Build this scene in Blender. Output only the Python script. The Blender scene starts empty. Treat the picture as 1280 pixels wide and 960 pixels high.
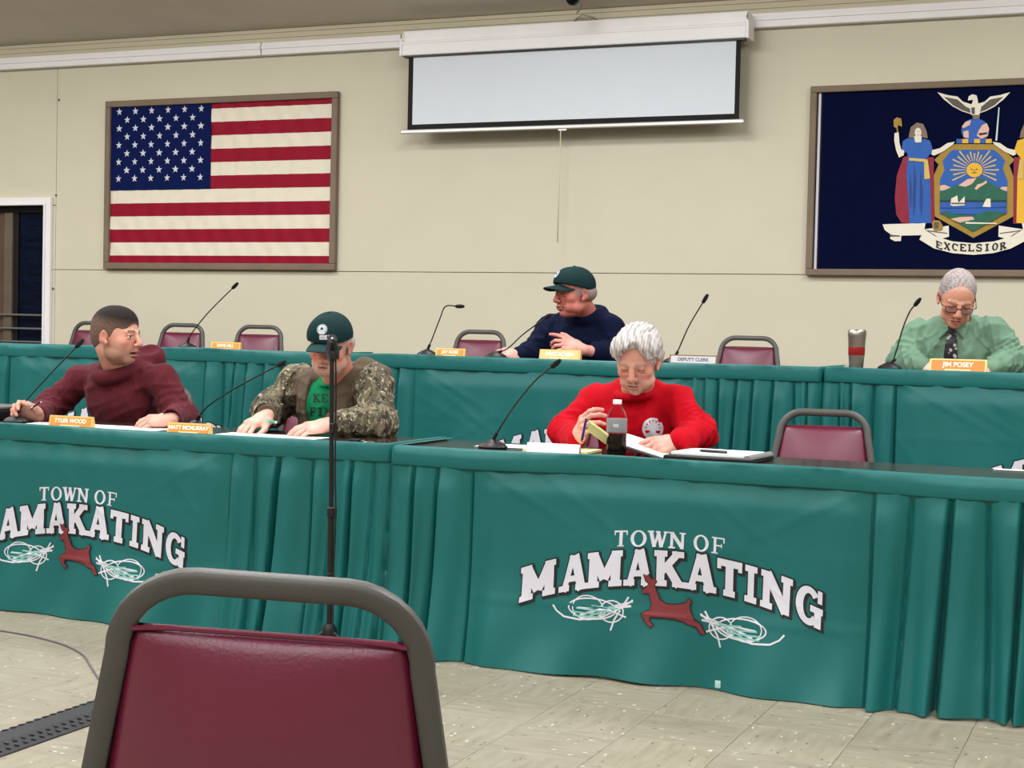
import bpy, bmesh, math, random
import numpy as np
from mathutils import Vector, Matrix
from mathutils.geometry import tessellate_polygon
from mathutils.bvhtree import BVHTree

# ------------------------------------------------------------------ camera, world, lights, exposure
F = 1950.0
PSI = math.radians(22.8)
PITCH = math.atan2(66, F)
ROLL = 0.0225
EYE = 1.16
_a = math.pi/2 - PITCH
CM = (Matrix.Rotation(PSI, 3, 'Z') @ Matrix.Rotation(_a, 3, 'X') @ Matrix.Rotation(ROLL, 3, 'Z'))
scene = bpy.context.scene
col = scene.collection
cam_d = bpy.data.cameras.new('camera')
cam_d.sensor_fit = 'HORIZONTAL'
cam_d.sensor_width = 36.0
cam_d.lens = F/1280*36.0
cam_d.clip_end = 100
cam = bpy.data.objects.new('camera', cam_d)
cam.matrix_world = Matrix.Translation((0, 0, EYE)) @ CM.to_4x4()
col.objects.link(cam)
scene.camera = cam

world = bpy.data.worlds.new('world')
scene.world = world
world.use_nodes = True
world.node_tree.nodes['Background'].inputs[0].default_value = (0.02, 0.03, 0.05, 1)
world.node_tree.nodes['Background'].inputs[1].default_value = 0.4

def area(x, y, z, sx, sy, power, color=(0.99, 0.99, 1.0)):
    d = bpy.data.lights.new('ceiling_lamp', 'AREA')
    d.shape = 'RECTANGLE'; d.size = sx; d.size_y = sy; d.energy = power; d.color = color
    o = bpy.data.objects.new('ceiling_lamp', d)
    o.location = (x, y, z)
    col.objects.link(o)
LP = 80
for ly, lz, lf in ((7.4, 3.72, .72), (5.0, 4.10, .95), (2.0, 4.58, 1.0), (-1.4, 4.58, 1.05), (-4.2, 4.58, 1.0)):
    for lx in (-9.6, -6.4, -3.2, 0.0, 3.2):
        area(lx, ly, lz, 1.2, 0.6, LP*lf)

scene.view_settings.view_transform = 'Standard'
scene.view_settings.look = 'None'
scene.view_settings.exposure = 0.0
scene.view_settings.gamma = 1.0
scene.view_settings.use_curve_mapping = False

# ------------------------------------------------------------------ helpers
def ray(px, py):
    return CM @ Vector(((px-640)/F, (480-py)/F, -1.0))
def at(px, py, Y):
    d = ray(px, py); return Vector((0, 0, EYE)) + d*(Y/d.y)
def atz(px, py, Z):
    d = ray(px, py); return Vector((0, 0, EYE)) + d*((Z-EYE)/d.z)

def tag(o, label=None, cat=None, group=None, kind=None):
    if label: o['label'] = label
    if cat: o['category'] = cat
    if group: o['group'] = group
    if kind: o['kind'] = kind
    return o
def empty(name, loc=(0, 0, 0), rz=0.0):
    o = bpy.data.objects.new(name, None); o.empty_display_size = .1
    o.location = loc; o.rotation_euler = (0, 0, rz); col.objects.link(o); return o
def link(name, me, mats=None, parent=None, smooth=True):
    if mats is not None:
        for m in (mats if isinstance(mats, (list, tuple)) else [mats]): me.materials.append(m)
    o = bpy.data.objects.new(name, me); col.objects.link(o)
    if parent is not None: o.parent = parent
    if smooth:
        me.polygons.foreach_set('use_smooth', [True]*len(me.polygons))
    return o
def dup_tree(o, parent=None):
    c = o.copy(); col.objects.link(c)
    if parent is not None: c.parent = parent
    for ch in list(o.children): dup_tree(ch, c)
    return c
def srgb(r, g, b):
    f = lambda c: (c/255/12.92) if c/255 <= .04045 else ((c/255+.055)/1.055)**2.4
    return (f(r), f(g), f(b), 1.0)

class MB:
    """collects shapes into one mesh"""
    def __init__(s): s.v = []; s.f = []; s.m = []; s.sharp = False
    def add(s, verts, faces, m=0):
        n = len(s.v); s.v += [tuple(v) for v in verts]
        s.f += [tuple(i+n for i in f) for f in faces]; s.m += [m]*len(faces); return s
    def box(s, c, size, m=0, rot=None, bev=0.0):
        c = Vector(c); hx, hy, hz = [q/2 for q in size]
        if bev > 0:
            bm = bmesh.new(); bmesh.ops.create_cube(bm, size=1)
            bmesh.ops.scale(bm, vec=size, verts=bm.verts)
            bmesh.ops.bevel(bm, geom=bm.edges[:], offset=bev, segments=2, affect='EDGES', profile=.5)
            vs = [v.co.copy() for v in bm.verts]; fs = [[v.index for v in f.verts] for f in bm.faces]; bm.free()
        else:
            vs = [Vector((x*hx, y*hy, z*hz)) for x in (-1, 1) for y in (-1, 1) for z in (-1, 1)]
            fs = [(0, 1, 3, 2), (4, 6, 7, 5), (0, 4, 5, 1), (2, 3, 7, 6), (0, 2, 6, 4), (1, 5, 7, 3)]
        if rot is not None: vs = [rot @ v for v in vs]
        return s.add([v+c for v in vs], fs, m)
    def tube(s, pts, r, n=10, m=0, cap=True, flat=None, closed=False):
        """r: number or list; flat: (rx, ry, up) oval section"""
        pts = [Vector(p) for p in pts]; N = len(pts)
        rr = r if isinstance(r, (list, tuple)) else [r]*N
        vs = []; prev = None
        for i, p in enumerate(pts):
            if closed: t = pts[(i+1) % N]-pts[i-1]
            else: t = pts[min(i+1, N-1)]-pts[max(i-1, 0)]
            t.normalize()
            if flat: a = (flat[2]-t*flat[2].dot(t)).normalized()
            elif prev is None:
                u = Vector((0, 0, 1)) if abs(t.z) < .9 else Vector((1, 0, 0)); a = (u-t*u.dot(t)).normalized()
            else: a = (prev-t*prev.dot(t)).normalized()
            prev = a; b = t.cross(a)
            ra, rb = (flat[0], flat[1]) if flat else (rr[i], rr[i])
            for k in range(n):
                g = 2*math.pi*k/n
                vs.append(p+a*(ra*math.cos(g))+b*(rb*math.sin(g)))
        fs = []
        L = N if closed else N-1
        for i in range(L):
            j = (i+1) % N
            for k in range(n):
                fs.append((i*n+k, i*n+(k+1) % n, j*n+(k+1) % n, j*n+k))
        if cap and not closed:
            fs.append(tuple(range(n))[::-1]); fs.append(tuple(range((N-1)*n, N*n)))
        return s.add(vs, fs, m)
    def lathe(s, c, prof, n=24, m=0, mats=None, axis=None):
        c = Vector(c); vs = []; fs = []; ms = []
        R = Vector((0, 0, 1)).rotation_difference(axis).to_matrix() if axis is not None else None
        for (r, z) in prof:
            for k in range(n):
                g = 2*math.pi*k/n; v = Vector((r*math.cos(g), r*math.sin(g), z))
                if R: v = R @ v
                vs.append(v+c)
        for i in range(len(prof)-1):
            for k in range(n):
                fs.append((i*n+k, i*n+(k+1) % n, (i+1)*n+(k+1) % n, (i+1)*n+k))
        if prof[0][0] > 1e-5: fs.append(tuple(range(n))[::-1])
        if prof[-1][0] > 1e-5: fs.append(tuple(range((len(prof)-1)*n, len(prof)*n)))
        s.add(vs, fs, m)
        return s
    def build(s, name, mats, parent=None, smooth=True, fix=True):
        me = bpy.data.meshes.new(name)
        me.from_pydata(s.v, [], s.f)
        me.polygons.foreach_set('material_index', s.m)
        if fix:
            bm = bmesh.new(); bm.from_mesh(me)
            bmesh.ops.recalc_face_normals(bm, faces=bm.faces)
            if smooth:
                for e in bm.edges:
                    if len(e.link_faces) == 2 and e.calc_face_angle(0) > math.radians(38): e.smooth = False
            bm.to_mesh(me); bm.free()
        me.update()
        return link(name, me, mats, parent, smooth)

# ---------------- materials
MATS = {}
def mat(name, c, rough=.6, metal=0.0, var=0.0, vscale=8.0, bump=0.0, bscale=60.0, sheen=0.0, spec=.5, coat=0.0,
        trans=0.0, wrinkle=None, alpha=1.0, attr=False, sss=0.0, emit=None, stretch=None, ior=1.45):
    if name in MATS: return MATS[name]
    m = bpy.data.materials.new(name); m.use_nodes = True; nt = m.node_tree; N = nt.nodes; L = nt.links
    b = N['Principled BSDF']
    if len(c) == 3: c = srgb(*c)
    b.inputs['Base Color'].default_value = c
    b.inputs['Roughness'].default_value = rough; b.inputs['Metallic'].default_value = metal
    b.inputs['Specular IOR Level'].default_value = spec
    b.inputs['IOR'].default_value = ior
    if sheen: b.inputs['Sheen Weight'].default_value = sheen; b.inputs['Sheen Roughness'].default_value = .4
    if coat: b.inputs['Coat Weight'].default_value = coat; b.inputs['Coat Roughness'].default_value = .12
    if trans: b.inputs['Transmission Weight'].default_value = trans
    if alpha < 1: b.inputs['Alpha'].default_value = alpha
    if sss:
        b.inputs['Subsurface Weight'].default_value = sss
        b.inputs['Subsurface Radius'].default_value = (.01, .004, .002); b.inputs['Subsurface Scale'].default_value = 1
    tc = N.new('ShaderNodeTexCoord'); vec = tc.outputs['Object']
    if stretch:
        mp = N.new('ShaderNodeMapping'); mp.inputs['Scale'].default_value = stretch; L.new(vec, mp.inputs['Vector']); vec = mp.outputs[0]
    src = None
    if attr:
        at_ = N.new('ShaderNodeAttribute'); at_.attribute_name = 'Col'; src = at_.outputs['Color']
    if var:
        nz = N.new('ShaderNodeTexNoise'); nz.inputs['Scale'].default_value = vscale; nz.inputs['Detail'].default_value = 5
        L.new(vec, nz.inputs['Vector'])
        mr = N.new('ShaderNodeMapRange'); mr.inputs['From Min'].default_value = .3; mr.inputs['From Max'].default_value = .7
        mr.inputs['To Min'].default_value = 1-var; mr.inputs['To Max'].default_value = 1+var
        L.new(nz.outputs['Fac'], mr.inputs['Value'])
        mx = N.new('ShaderNodeMix'); mx.data_type = 'RGBA'; mx.blend_type = 'MULTIPLY'; mx.inputs['Factor'].default_value = 1
        mx.inputs['A'].default_value = c
        if src: L.new(src, mx.inputs['A'])
        L.new(mr.outputs[0], mx.inputs['B']); src = mx.outputs['Result']
    if src: L.new(src, b.inputs['Base Color'])
    if bump:
        n2 = N.new('ShaderNodeTexNoise'); n2.inputs['Scale'].default_value = bscale; n2.inputs['Detail'].default_value = 4
        L.new(vec, n2.inputs['Vector'])
        bp = N.new('ShaderNodeBump'); bp.inputs['Strength'].default_value = bump; bp.inputs['Distance'].default_value = .004
        L.new(n2.outputs['Fac'], bp.inputs['Height']); L.new(bp.outputs[0], b.inputs['Normal'])
        if wrinkle:
            n3 = N.new('ShaderNodeTexNoise'); n3.noise_type = 'RIDGED_MULTIFRACTAL'; n3.inputs['Scale'].default_value = wrinkle[0]; n3.inputs['Detail'].default_value = 1.5; n3.inputs['Distortion'].default_value = .5
            L.new(vec, n3.inputs['Vector']); b3 = N.new('ShaderNodeBump'); b3.inputs['Strength'].default_value = .9; b3.inputs['Distance'].default_value = wrinkle[1]
            L.new(n3.outputs['Fac'], b3.inputs['Height']); L.new(b3.outputs[0], bp.inputs['Normal'])
    if emit:
        b.inputs['Emission Color'].default_value = emit[0]; b.inputs['Emission Strength'].default_value = emit[1]
    MATS[name] = m
    return m

wall_far_m = mat('unseen_wall_tone', (150, 143, 128), .8, var=.02)  # unseen walls, tone invented to hold down bounced light
wall_m = mat('wall_paint', (206, 200, 178), .7, var=.018, vscale=2.5, bump=.12, bscale=160)
strip_m = mat('cornice_paint', (200, 192, 168), .7, var=.03, vscale=4)
ceil_m = mat('ceiling_paint', (216, 208, 194), .9, var=.03, vscale=3, bump=.1, bscale=120)
white_m = mat('white_enamel', (236, 234, 234), .4, var=.02)
dkline_m = mat('joint_backing', (120, 110, 95), .8)  # brown backing, shows as a dark line in the panel joints
screen_m = mat('screen_fabric', (214, 221, 228), .8, var=.01)
black_m = mat('black_plastic', (14, 14, 15), .45, var=.1)
blackmat_m = mat('black_cloth_border', (10, 10, 11), .8)
alu_m = mat('brushed_aluminium', (200, 198, 195), .35, .8)
flagframe_m = mat('weathered_wood_frame', (120, 104, 86), .65, var=.1, vscale=6, bump=.2, bscale=40)
teal_m = mat('teal_satin', (21, 97, 95), .40, var=.05, vscale=3, bump=.10, bscale=420, sheen=.04, spec=.34, wrinkle=(3.2, .007))
vinyl_m = mat('burgundy_vinyl', (98, 15, 48), .38, var=.06, vscale=5, bump=.16, bscale=220, spec=.8)
frame_m = mat('bronze_powder_coat', (78, 77, 74), .42, .25, var=.06, vscale=9, bump=.06, bscale=300)
tabletop_m = mat('dark_laminate', (58, 46, 40), .14, var=.12, vscale=4, spec=.5, stretch=(1, 6, 1))
steel_m = mat('table_steel', (90, 90, 92), .4, .9)
paper_m = mat('white_paper', (238, 240, 240), .7)
legal_m = mat('yellow_legal_paper', (236, 232, 170), .7)
gold_m = mat('orange_plate', (214, 142, 52), .4, .1, var=.08, vscale=30)
goldrim_m = mat('gold_plate_rim', (222, 180, 110), .35, .3)
wood_m = mat('brown_wood', (120, 88, 62), .5, var=.15, vscale=25)
cream_m = mat('cream_print', (236, 230, 210), .6)
white_print = mat('white_print', (204, 204, 214), .6)
black_print = mat('black_print', (18, 20, 24), .6)
deer_m = mat('maroon_print', (116, 38, 42), .6, var=.05)
greywhite_print = mat('pale_grey_print', (200, 222, 216), .6)

def poly_pieces(pieces, place, maxlen=None, name='print', mats=None, parent=None, twosided=False):
    """pieces: list of (2D points, material index, layer).  place(x, z, layer) -> 3D"""
    bm = bmesh.new(); info = []
    for pts, mi, layer in pieces:
        vs = [bm.verts.new((p[0], p[1], layer)) for p in pts]
        tris = tessellate_polygon([[Vector((p[0], p[1], 0)) for p in pts]])
        for t in tris:
            try:
                f = bm.faces.new([vs[i] for i in t]); f.material_index = mi
            except ValueError: pass
    if maxlen:
        for _ in range(5):
            es = [e for e in bm.edges if e.calc_length() > maxlen]
            if not es: break
            bmesh.ops.subdivide_edges(bm, edges=es, cuts=1)
            bmesh.ops.triangulate(bm, faces=[f for f in bm.faces if len(f.verts) > 3])
    bmesh.ops.recalc_face_normals(bm, faces=bm.faces)
    for v in bm.verts: v.co = place(v.co.x, v.co.y, v.co.z)
    bm.normal_update()
    me = bpy.data.meshes.new(name); bm.to_mesh(me); bm.free()
    return link(name, me, mats, parent, smooth=False)

def ell(cx, cy, rx, ry, n=20, a0=0, a1=2*math.pi):
    return [(cx+rx*math.cos(a0+(a1-a0)*k/(n if a1-a0 > 6.2 else n-1)), cy+ry*math.sin(a0+(a1-a0)*k/(n if a1-a0 > 6.2 else n-1))) for k in range(n)]
def seg(p, q, w, ext=0.0):
    p = Vector(p); q = Vector(q); d = (q-p).normalized(); n = Vector((-d.y, d.x))*w/2
    p = p-d*ext; q = q+d*ext
    return [tuple(p+n), tuple(p-n), tuple(q-n), tuple(q+n)]
def pline(pts, w):
    """a continuous ribbon polygon along pts"""
    L = []; R = []
    ww = w if isinstance(w, (list, tuple)) else [w]*len(pts)
    for i, p in enumerate(pts):
        a = Vector(pts[max(i-1, 0)]); b = Vector(pts[min(i+1, len(pts)-1)]); d = (b-a).normalized(); n = Vector((-d.y, d.x))*ww[i]/2
        L.append(tuple(Vector(p)+n)); R.append(tuple(Vector(p)-n))
    return [[L[i], R[i], R[i+1], L[i+1]] for i in range(len(pts)-1)]
def arc(cx, cy, rx, ry, a0, a1, n=10):
    return [(cx+rx*math.cos(math.radians(a0+(a1-a0)*k/(n-1))), cy+ry*math.sin(math.radians(a0+(a1-a0)*k/(n-1)))) for k in range(n)]

# ---------------- slab lettering: unit cell 0..1 x 0..1, returns strokes (polyline, width)
def glyph(ch, w=.22, t=.12, slab=True):
    """heavy slab letters as list of quads in the unit square"""
    P = []
    def v(x, y0=0, y1=1, ww=None): P.append(seg((x, y0), (x, y1), ww or w))
    def h(y, x0, x1, tt=None): P.append(seg((x0, y), (x1, y), tt or t))
    def dg(p, q, ww=None): P.append(seg(p, q, ww or w))
    s = w*.85
    if ch == 'M':
        v(.17); v(.83); dg((.17, .93), (.5, .22), w*.95); dg((.83, .93), (.5, .22), w*.95)
        if slab: h(t/2, -.02, .36); h(t/2, .64, 1.02); h(1-t/2, -.02, .24); h(1-t/2, .76, 1.02)
    elif ch == 'A':
        dg((.16, 0), (.47, 1), w*.75); dg((.84, 0), (.53, 1), w*1.15); h(.34, .25, .75)
        if slab: h(t/2, -.04, .36); h(t/2, .6, 1.04); h(1-t/2, .34, .62)
    elif ch == 'K':
        v(.2); dg((.26, .42), (.78, .95), w*.8); dg((.42, .58), (.84, .05), w*1.05)
        if slab: h(t/2, -.02, .42); h(1-t/2, -.02, .42); h(t/2, .6, 1.04); h(1-t/2, .58, .98)
    elif ch == 'T':
        v(.5, 0, 1, w*1.25); h(1-t/2-.01, 0, 1, t*1.15)
        if slab: h(t/2, .25, .75); v(.05, .72, 1, t); v(.95, .72, 1, t)
    elif ch == 'I':
        v(.5, 0, 1, w*1.5)
        if slab: h(t/2, .1, .9); h(1-t/2, .1, .9)
    elif ch == 'N':
        v(.17, 0, 1, w*.85); v(.83, 0, 1, w*.85); dg((.17, .95), (.83, .05), w*1.1)
        if slab: h(t/2, -.02, .38); h(1-t/2, -.02, .3); h(1-t/2, .64, 1.02)
    elif ch in 'GCO':
        e = 320 if ch != 'O' else 362
        a0 = 42 if ch != 'O' else 2
        outer = arc(.5, .5, .5, .51, a0, e, 26); inner = arc(.5, .5, .5-w*1.05, .51-t*1.05, a0, e, 26)
        for i in range(len(outer)-1): P.append([outer[i], inner[i], inner[i+1], outer[i+1]])
        if ch == 'G': v(.86, 0, .48, w*.95); h(.46, .56, 1.04); v(.92, .66, 1, t)
        if ch == 'C': v(.92, .66, 1, t)
    elif ch == 'E':
        v(.2); h(1-t/2, 0, .9); h(.5, .2, .7); h(t/2, 0, .95); v(.9, .7, 1, t); v(.93, 0, .3, t)
    elif ch == 'F':
        v(.25); h(1-t/2, 0, .95); h(.5, .2, .75); h(t/2, 0, .5); v(.93, .68, 1, t); v(.75, .38, .62, t*.8)
    elif ch == 'L':
        v(.25); h(t/2, 0, .95); h(1-t/2, 0, .5); v(.92, 0, .32, t)
    elif ch == 'W':
        dg((.1, 1), (.32, .02), w); dg((.32, .02), (.52, .95), w*.6); dg((.5, .95), (.7, .02), w); dg((.7, .02), (.92, 1), w*.6)
        if slab: h(1-t/2, -.06, .28); h(1-t/2, .38, .62); h(1-t/2, .8, 1.06)
    elif ch == 'X':
        dg((.15, .97), (.85, .03), w*1.1); dg((.85, .97), (.15, .03), w*.6); h(t/2, 0, .35); h(t/2, .6, 1); h(1-t/2, 0, .4); h(1-t/2, .65, 1)
    elif ch == 'R':
        v(.2); outer = arc(.45, .73, .42, .27, 90, -90, 12); inner = arc(.45, .73, .42-w, .27-t, 90, -90, 12)
        for i in range(11): P.append([outer[i], inner[i], inner[i+1], outer[i+1]])
        h(1-t/2, 0, .45); h(.46+t/2, .2, .45); dg((.48, .5), (.85, .03), w); h(t/2, 0, .42); h(t/2, .72, 1.04)
    elif ch == 'S':
        pts = arc(.5, .74, .36, .2, 35, 250, 10)+arc(.5, .27, .38, .21, 80, -145, 12)
        for q in pline(pts, w*.8): P.append(q)
        v(.88, .68, .98, t); v(.12, .02, .34, t)
    return P
def grow(q, d):
    c = [sum(p[0] for p in q)/4, sum(p[1] for p in q)/4]
    # expand a convex quad outwards by d
    out = []
    n = len(q)
    area_ = sum(q[i][0]*q[(i+1) % n][1]-q[(i+1) % n][0]*q[i][1] for i in range(n))
    sg = 1 if area_ > 0 else -1
    for i in range(n):
        p0 = Vector(q[i-1]); p1 = Vector(q[i]); p2 = Vector(q[(i+1) % n])
        d1 = (p1-p0); d2 = (p2-p1)
        if d1.length < 1e-9 or d2.length < 1e-9: out.append(tuple(p1)); continue
        d1.normalize(); d2.normalize()
        n1 = Vector((d1.y, -d1.x))*sg; n2 = Vector((d2.y, -d2.x))*sg
        b = n1+n2
        if b.length < .3: out.append(tuple(p1+n1*d)); continue
        b = b/b.length; k = d/max(b.dot(n1), .5)
        out.append(tuple(p1+b*k))
    return out
# ------------------------------------------------------------------ THE SETTING
WY = 10.0
X0, X1, YR = -13.0, 6.0, -5.0
CZ = 3.345
def plane_box(name, x0, x1, y0, y1, z0, z1, m, parent=None, kind='structure'):
    b = MB().box(((x0+x1)/2, (y0+y1)/2, (z0+z1)/2), (x1-x0, y1-y0, z1-z0))
    o = b.build(name, m, parent, smooth=False)
    if kind: o['kind'] = kind
    return o
# floor: a screed with individually laid vinyl tiles
def floor_tile_mat():
    m = bpy.data.materials.new('vinyl_tile'); m.use_nodes = True; nt = m.node_tree; N = nt.nodes; L = nt.links
    b = N['Principled BSDF']; b.inputs['Roughness'].default_value = .38
    tc = N.new('ShaderNodeTexCoord'); oi = N.new('ShaderNodeObjectInfo')
    add = N.new('ShaderNodeVectorMath'); add.operation = 'ADD'
    sc = N.new('ShaderNodeVectorMath'); sc.operation = 'SCALE'; sc.inputs['Scale'].default_value = 37.0
    cmb = N.new('ShaderNodeCombineXYZ'); L.new(oi.outputs['Random'], cmb.inputs[0]); L.new(oi.outputs['Random'], cmb.inputs[1])
    L.new(cmb.outputs[0], sc.inputs[0]); L.new(tc.outputs['Object'], add.inputs[0]); L.new(sc.outputs[0], add.inputs[1])
    mp = N.new('ShaderNodeMapping'); mp.inputs['Scale'].default_value = (7, 38, 1); L.new(add.outputs[0], mp.inputs[0])
    n1 = N.new('ShaderNodeTexNoise'); n1.inputs['Scale'].default_value = 1.0; n1.inputs['Detail'].default_value = 4; L.new(mp.outputs[0], n1.inputs['Vector'])
    cr = N.new('ShaderNodeValToRGB'); e = cr.color_ramp.elements
    e[0].position = .3; e[0].color = srgb(133, 125, 106); e[1].position = .68; e[1].color = srgb(150, 143, 125)
    L.new(n1.outputs['Fac'], cr.inputs[0])
    # chips: dark and light flecks, elongated
    mp2 = N.new('ShaderNodeMapping'); mp2.inputs['Scale'].default_value = (34, 95, 1); L.new(add.outputs[0], mp2.inputs[0])
    vo = N.new('ShaderNodeTexVoronoi'); vo.inputs['Scale'].default_value = 1.0; L.new(mp2.outputs[0], vo.inputs['Vector'])
    sp = N.new('ShaderNodeSeparateColor'); L.new(vo.outputs['Color'], sp.inputs[0])
    near = N.new('ShaderNodeMath'); near.operation = 'LESS_THAN'; near.inputs[1].default_value = .30; L.new(vo.outputs['Distance'], near.inputs[0])
    lt = N.new('ShaderNodeMath'); lt.operation = 'GREATER_THAN'; lt.inputs[1].default_value = .95; L.new(sp.outputs[0], lt.inputs[0])
    dk = N.new('ShaderNodeMath'); dk.operation = 'GREATER_THAN'; dk.inputs[1].default_value = .94; L.new(sp.outputs[1], dk.inputs[0])
    a1 = N.new('ShaderNodeMath'); a1.operation = 'MULTIPLY'; L.new(near.outputs[0], a1.inputs[0]); L.new(lt.outputs[0], a1.inputs[1])
    a2 = N.new('ShaderNodeMath'); a2.operation = 'MULTIPLY'; L.new(near.outputs[0], a2.inputs[0]); L.new(dk.outputs[0], a2.inputs[1])
    m1 = N.new('ShaderNodeMix'); m1.data_type = 'RGBA'; m1.inputs['B'].default_value = srgb(204, 200, 188); L.new(a1.outputs[0], m1.inputs['Factor']); L.new(cr.outputs[0], m1.inputs['A'])
    m2 = N.new('ShaderNodeMix'); m2.data_type = 'RGBA'; m2.inputs['B'].default_value = srgb(84, 76, 62); L.new(a2.outputs[0], m2.inputs['Factor']); L.new(m1.outputs['Result'], m2.inputs['A'])
    # tile to tile tone
    mr = N.new('ShaderNodeMapRange'); mr.inputs['To Min'].default_value = .95; mr.inputs['To Max'].default_value = 1.04; L.new(oi.outputs['Random'], mr.inputs[0])
    m3 = N.new('ShaderNodeMix'); m3.data_type = 'RGBA'; m3.blend_type = 'MULTIPLY'; m3.inputs['Factor'].default_value = 1
    L.new(m2.outputs['Result'], m3.inputs['A']); L.new(mr.outputs[0], m3.inputs['B'])
    L.new(m3.outputs['Result'], b.inputs['Base Color'])
    return m
tile_m = floor_tile_mat()
floor_o = plane_box('floor', X0, X1, YR, WY+.2, -.10, -.004, mat('tile_grout', (150, 140, 118), .8))
T = .3048
def tile_mesh():
    h = T/2-.0005; c = .0012
    b = MB(); vs = [(-h, -h, -.006), (h, -h, -.006), (h, h, -.006), (-h, h, -.006), (-h, -h, -c), (h, -h, -c), (h, h, -c), (-h, h, -c),
                    (-h+c, -h+c, 0), (h-c, -h+c, 0), (h-c, h-c, 0), (-h+c, h-c, 0)]
    fs = [(0, 1, 5, 4), (1, 2, 6, 5), (2, 3, 7, 6), (3, 0, 4, 7), (4, 5, 9, 8), (5, 6, 10, 9), (6, 7, 11, 10), (7, 4, 8, 11), (8, 9, 10, 11)]
    b.add(vs, fs); me = bpy.data.meshes.new('tile'); me.from_pydata(b.v, [], b.f); me.materials.append(tile_m); return me
tm_ = tile_mesh()
cells = []
for i in range(int((X1-X0)/T)+1):
    for j in range(int((WY-YR)/T)+1):
        cx = X0+T*(i+.5); cy = -4.9+T*(j+.5)
        # seen part of the floor: lower strip of the frame, in front of the skirts
        q = CM.transposed() @ (Vector((cx, cy, 0))-Vector((0, 0, EYE)))
        vis = False
        if q.z < -.5:
            u = 640+F*q.x/-q.z; v = 480-F*q.y/-q.z
            vis = -90 < u < 1370 and 700 < v < 1050 and cy < 5.35
        cells.append((0 if vis else 1, cy, cx, cy))
cells.sort()
n_vis = sum(1 for c in cells if c[0] == 0)
rest = MB()
for k, (inv, _, cx, cy) in enumerate(cells):
    rot = (round((cx-X0)/T-.5)+round((cy+4.9)/T-.5)) % 2
    if k < 290 and not inv:
        o = bpy.data.objects.new('tile', tm_); o.parent = floor_o; o.location = (cx, cy, 0)
        o.rotation_euler = (0, 0, rot*math.pi/2); col.objects.link(o)
    else:
        h = T/2-.0005
        rest.add([(cx-h, cy-h, 0), (cx+h, cy-h, 0), (cx+h, cy+h, 0), (cx-h, cy+h, 0), (cx-h, cy-h, -.003), (cx+h, cy-h, -.003), (cx+h, cy+h, -.003), (cx-h, cy+h, -.003)],
                 [(0, 1, 2, 3), (0, 4, 5, 1), (1, 5, 6, 2), (2, 6, 7, 3), (3, 7, 4, 0)])
ro = rest.build('tile_field', tile_m, floor_o, smooth=False, fix=False); ro['kind'] = 'stuff'
print('visible tiles', n_vis)

CSL = .17
def ceil_z(y): return CZ+CSL*(WY-max(y, 2.6))
b = MB(); ys_ = [WY+.2, 2.6, YR]; pr = [(y, ceil_z(y)) for y in ys_]+[(y, ceil_z(y)+.1) for y in ys_[::-1]]
b.add([(X0, y, z) for y, z in pr]+[(X1, y, z) for y, z in pr], [tuple(range(6))[::-1], tuple(range(6, 12))]+[(i, (i+1) % 6, (i+1) % 6+6, i+6) for i in range(6)])
b.build('ceiling', ceil_m, None, smooth=False)['kind'] = 'structure'
CT = 4.7
plane_box('wall_left', X0-.1, X0, YR, WY+.2, 0, CT, wall_far_m)
plane_box('wall_right', X1, X1+.1, YR, WY+.2, 0, CT, wall_far_m)
plane_box('wall_rear', X0, X1, YR-.1, YR, 0, CT, wall_far_m)
DZ = .29
plane_box('floor_dais', X0+.02, X1-.02, 6.62, WY-.02, 0, DZ, mat('dais_carpet', (84, 82, 80), .9, var=.1, vscale=60))

# back wall: studs behind, separate wallboard panels with open joints
SEAMZ = 1.566
wx = at(58, 300, WY).x             # inner right edge of the window opening
wtop = at(40, 257, WY).z
wl = wx-1.55
wall_b = plane_box('wall_back', X0, X1, WY+.16, WY+.26, 0, CZ, dkline_m)
seamx = -8.15
def panel(x0, x1, z0, z1):
    g = .0022
    b = MB().box(((x0+x1)/2, WY+.006, (z0+z1)/2), (x1-x0-2*g, .012, z1-z0-2*g), bev=.0018)
    return b.build('wall_panel', wall_m, wall_b, smooth=False)
plane_box('wall_board', wl-3.3, wl-.001, WY+.012, WY+.16, 0, CZ, dkline_m, wall_b, None)
plane_box('wall_board', wx+.001, X1, WY+.012, WY+.16, 0, CZ, dkline_m, wall_b, None)
plane_box('wall_board', wl, wx, WY+.012, WY+.16, wtop+.001, CZ, dkline_m, wall_b, None)
panel(X0, wl, 0, CZ); panel(wl, seamx, wtop, CZ)
panel(seamx, X1, SEAMZ, CZ); panel(seamx, X1, DZ, SEAMZ)
panel(wx, seamx, DZ, SEAMZ); panel(wx, seamx, SEAMZ, wtop)
for sx_, sy_ in ((73.8, 125), (70.3, 244), (66.6, 361)):
    p = at(sx_, sy_, WY); b = MB().lathe(p+Vector((0, .001, 0)), [(.012, 0), (.011, .003), (.004, .005), (0, .005)], 10, axis=Vector((0, -1, 0)))
    b.build('panel_screw', mat('tarnished_screw', (120, 112, 96), .5, .5), wall_b)
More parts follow.
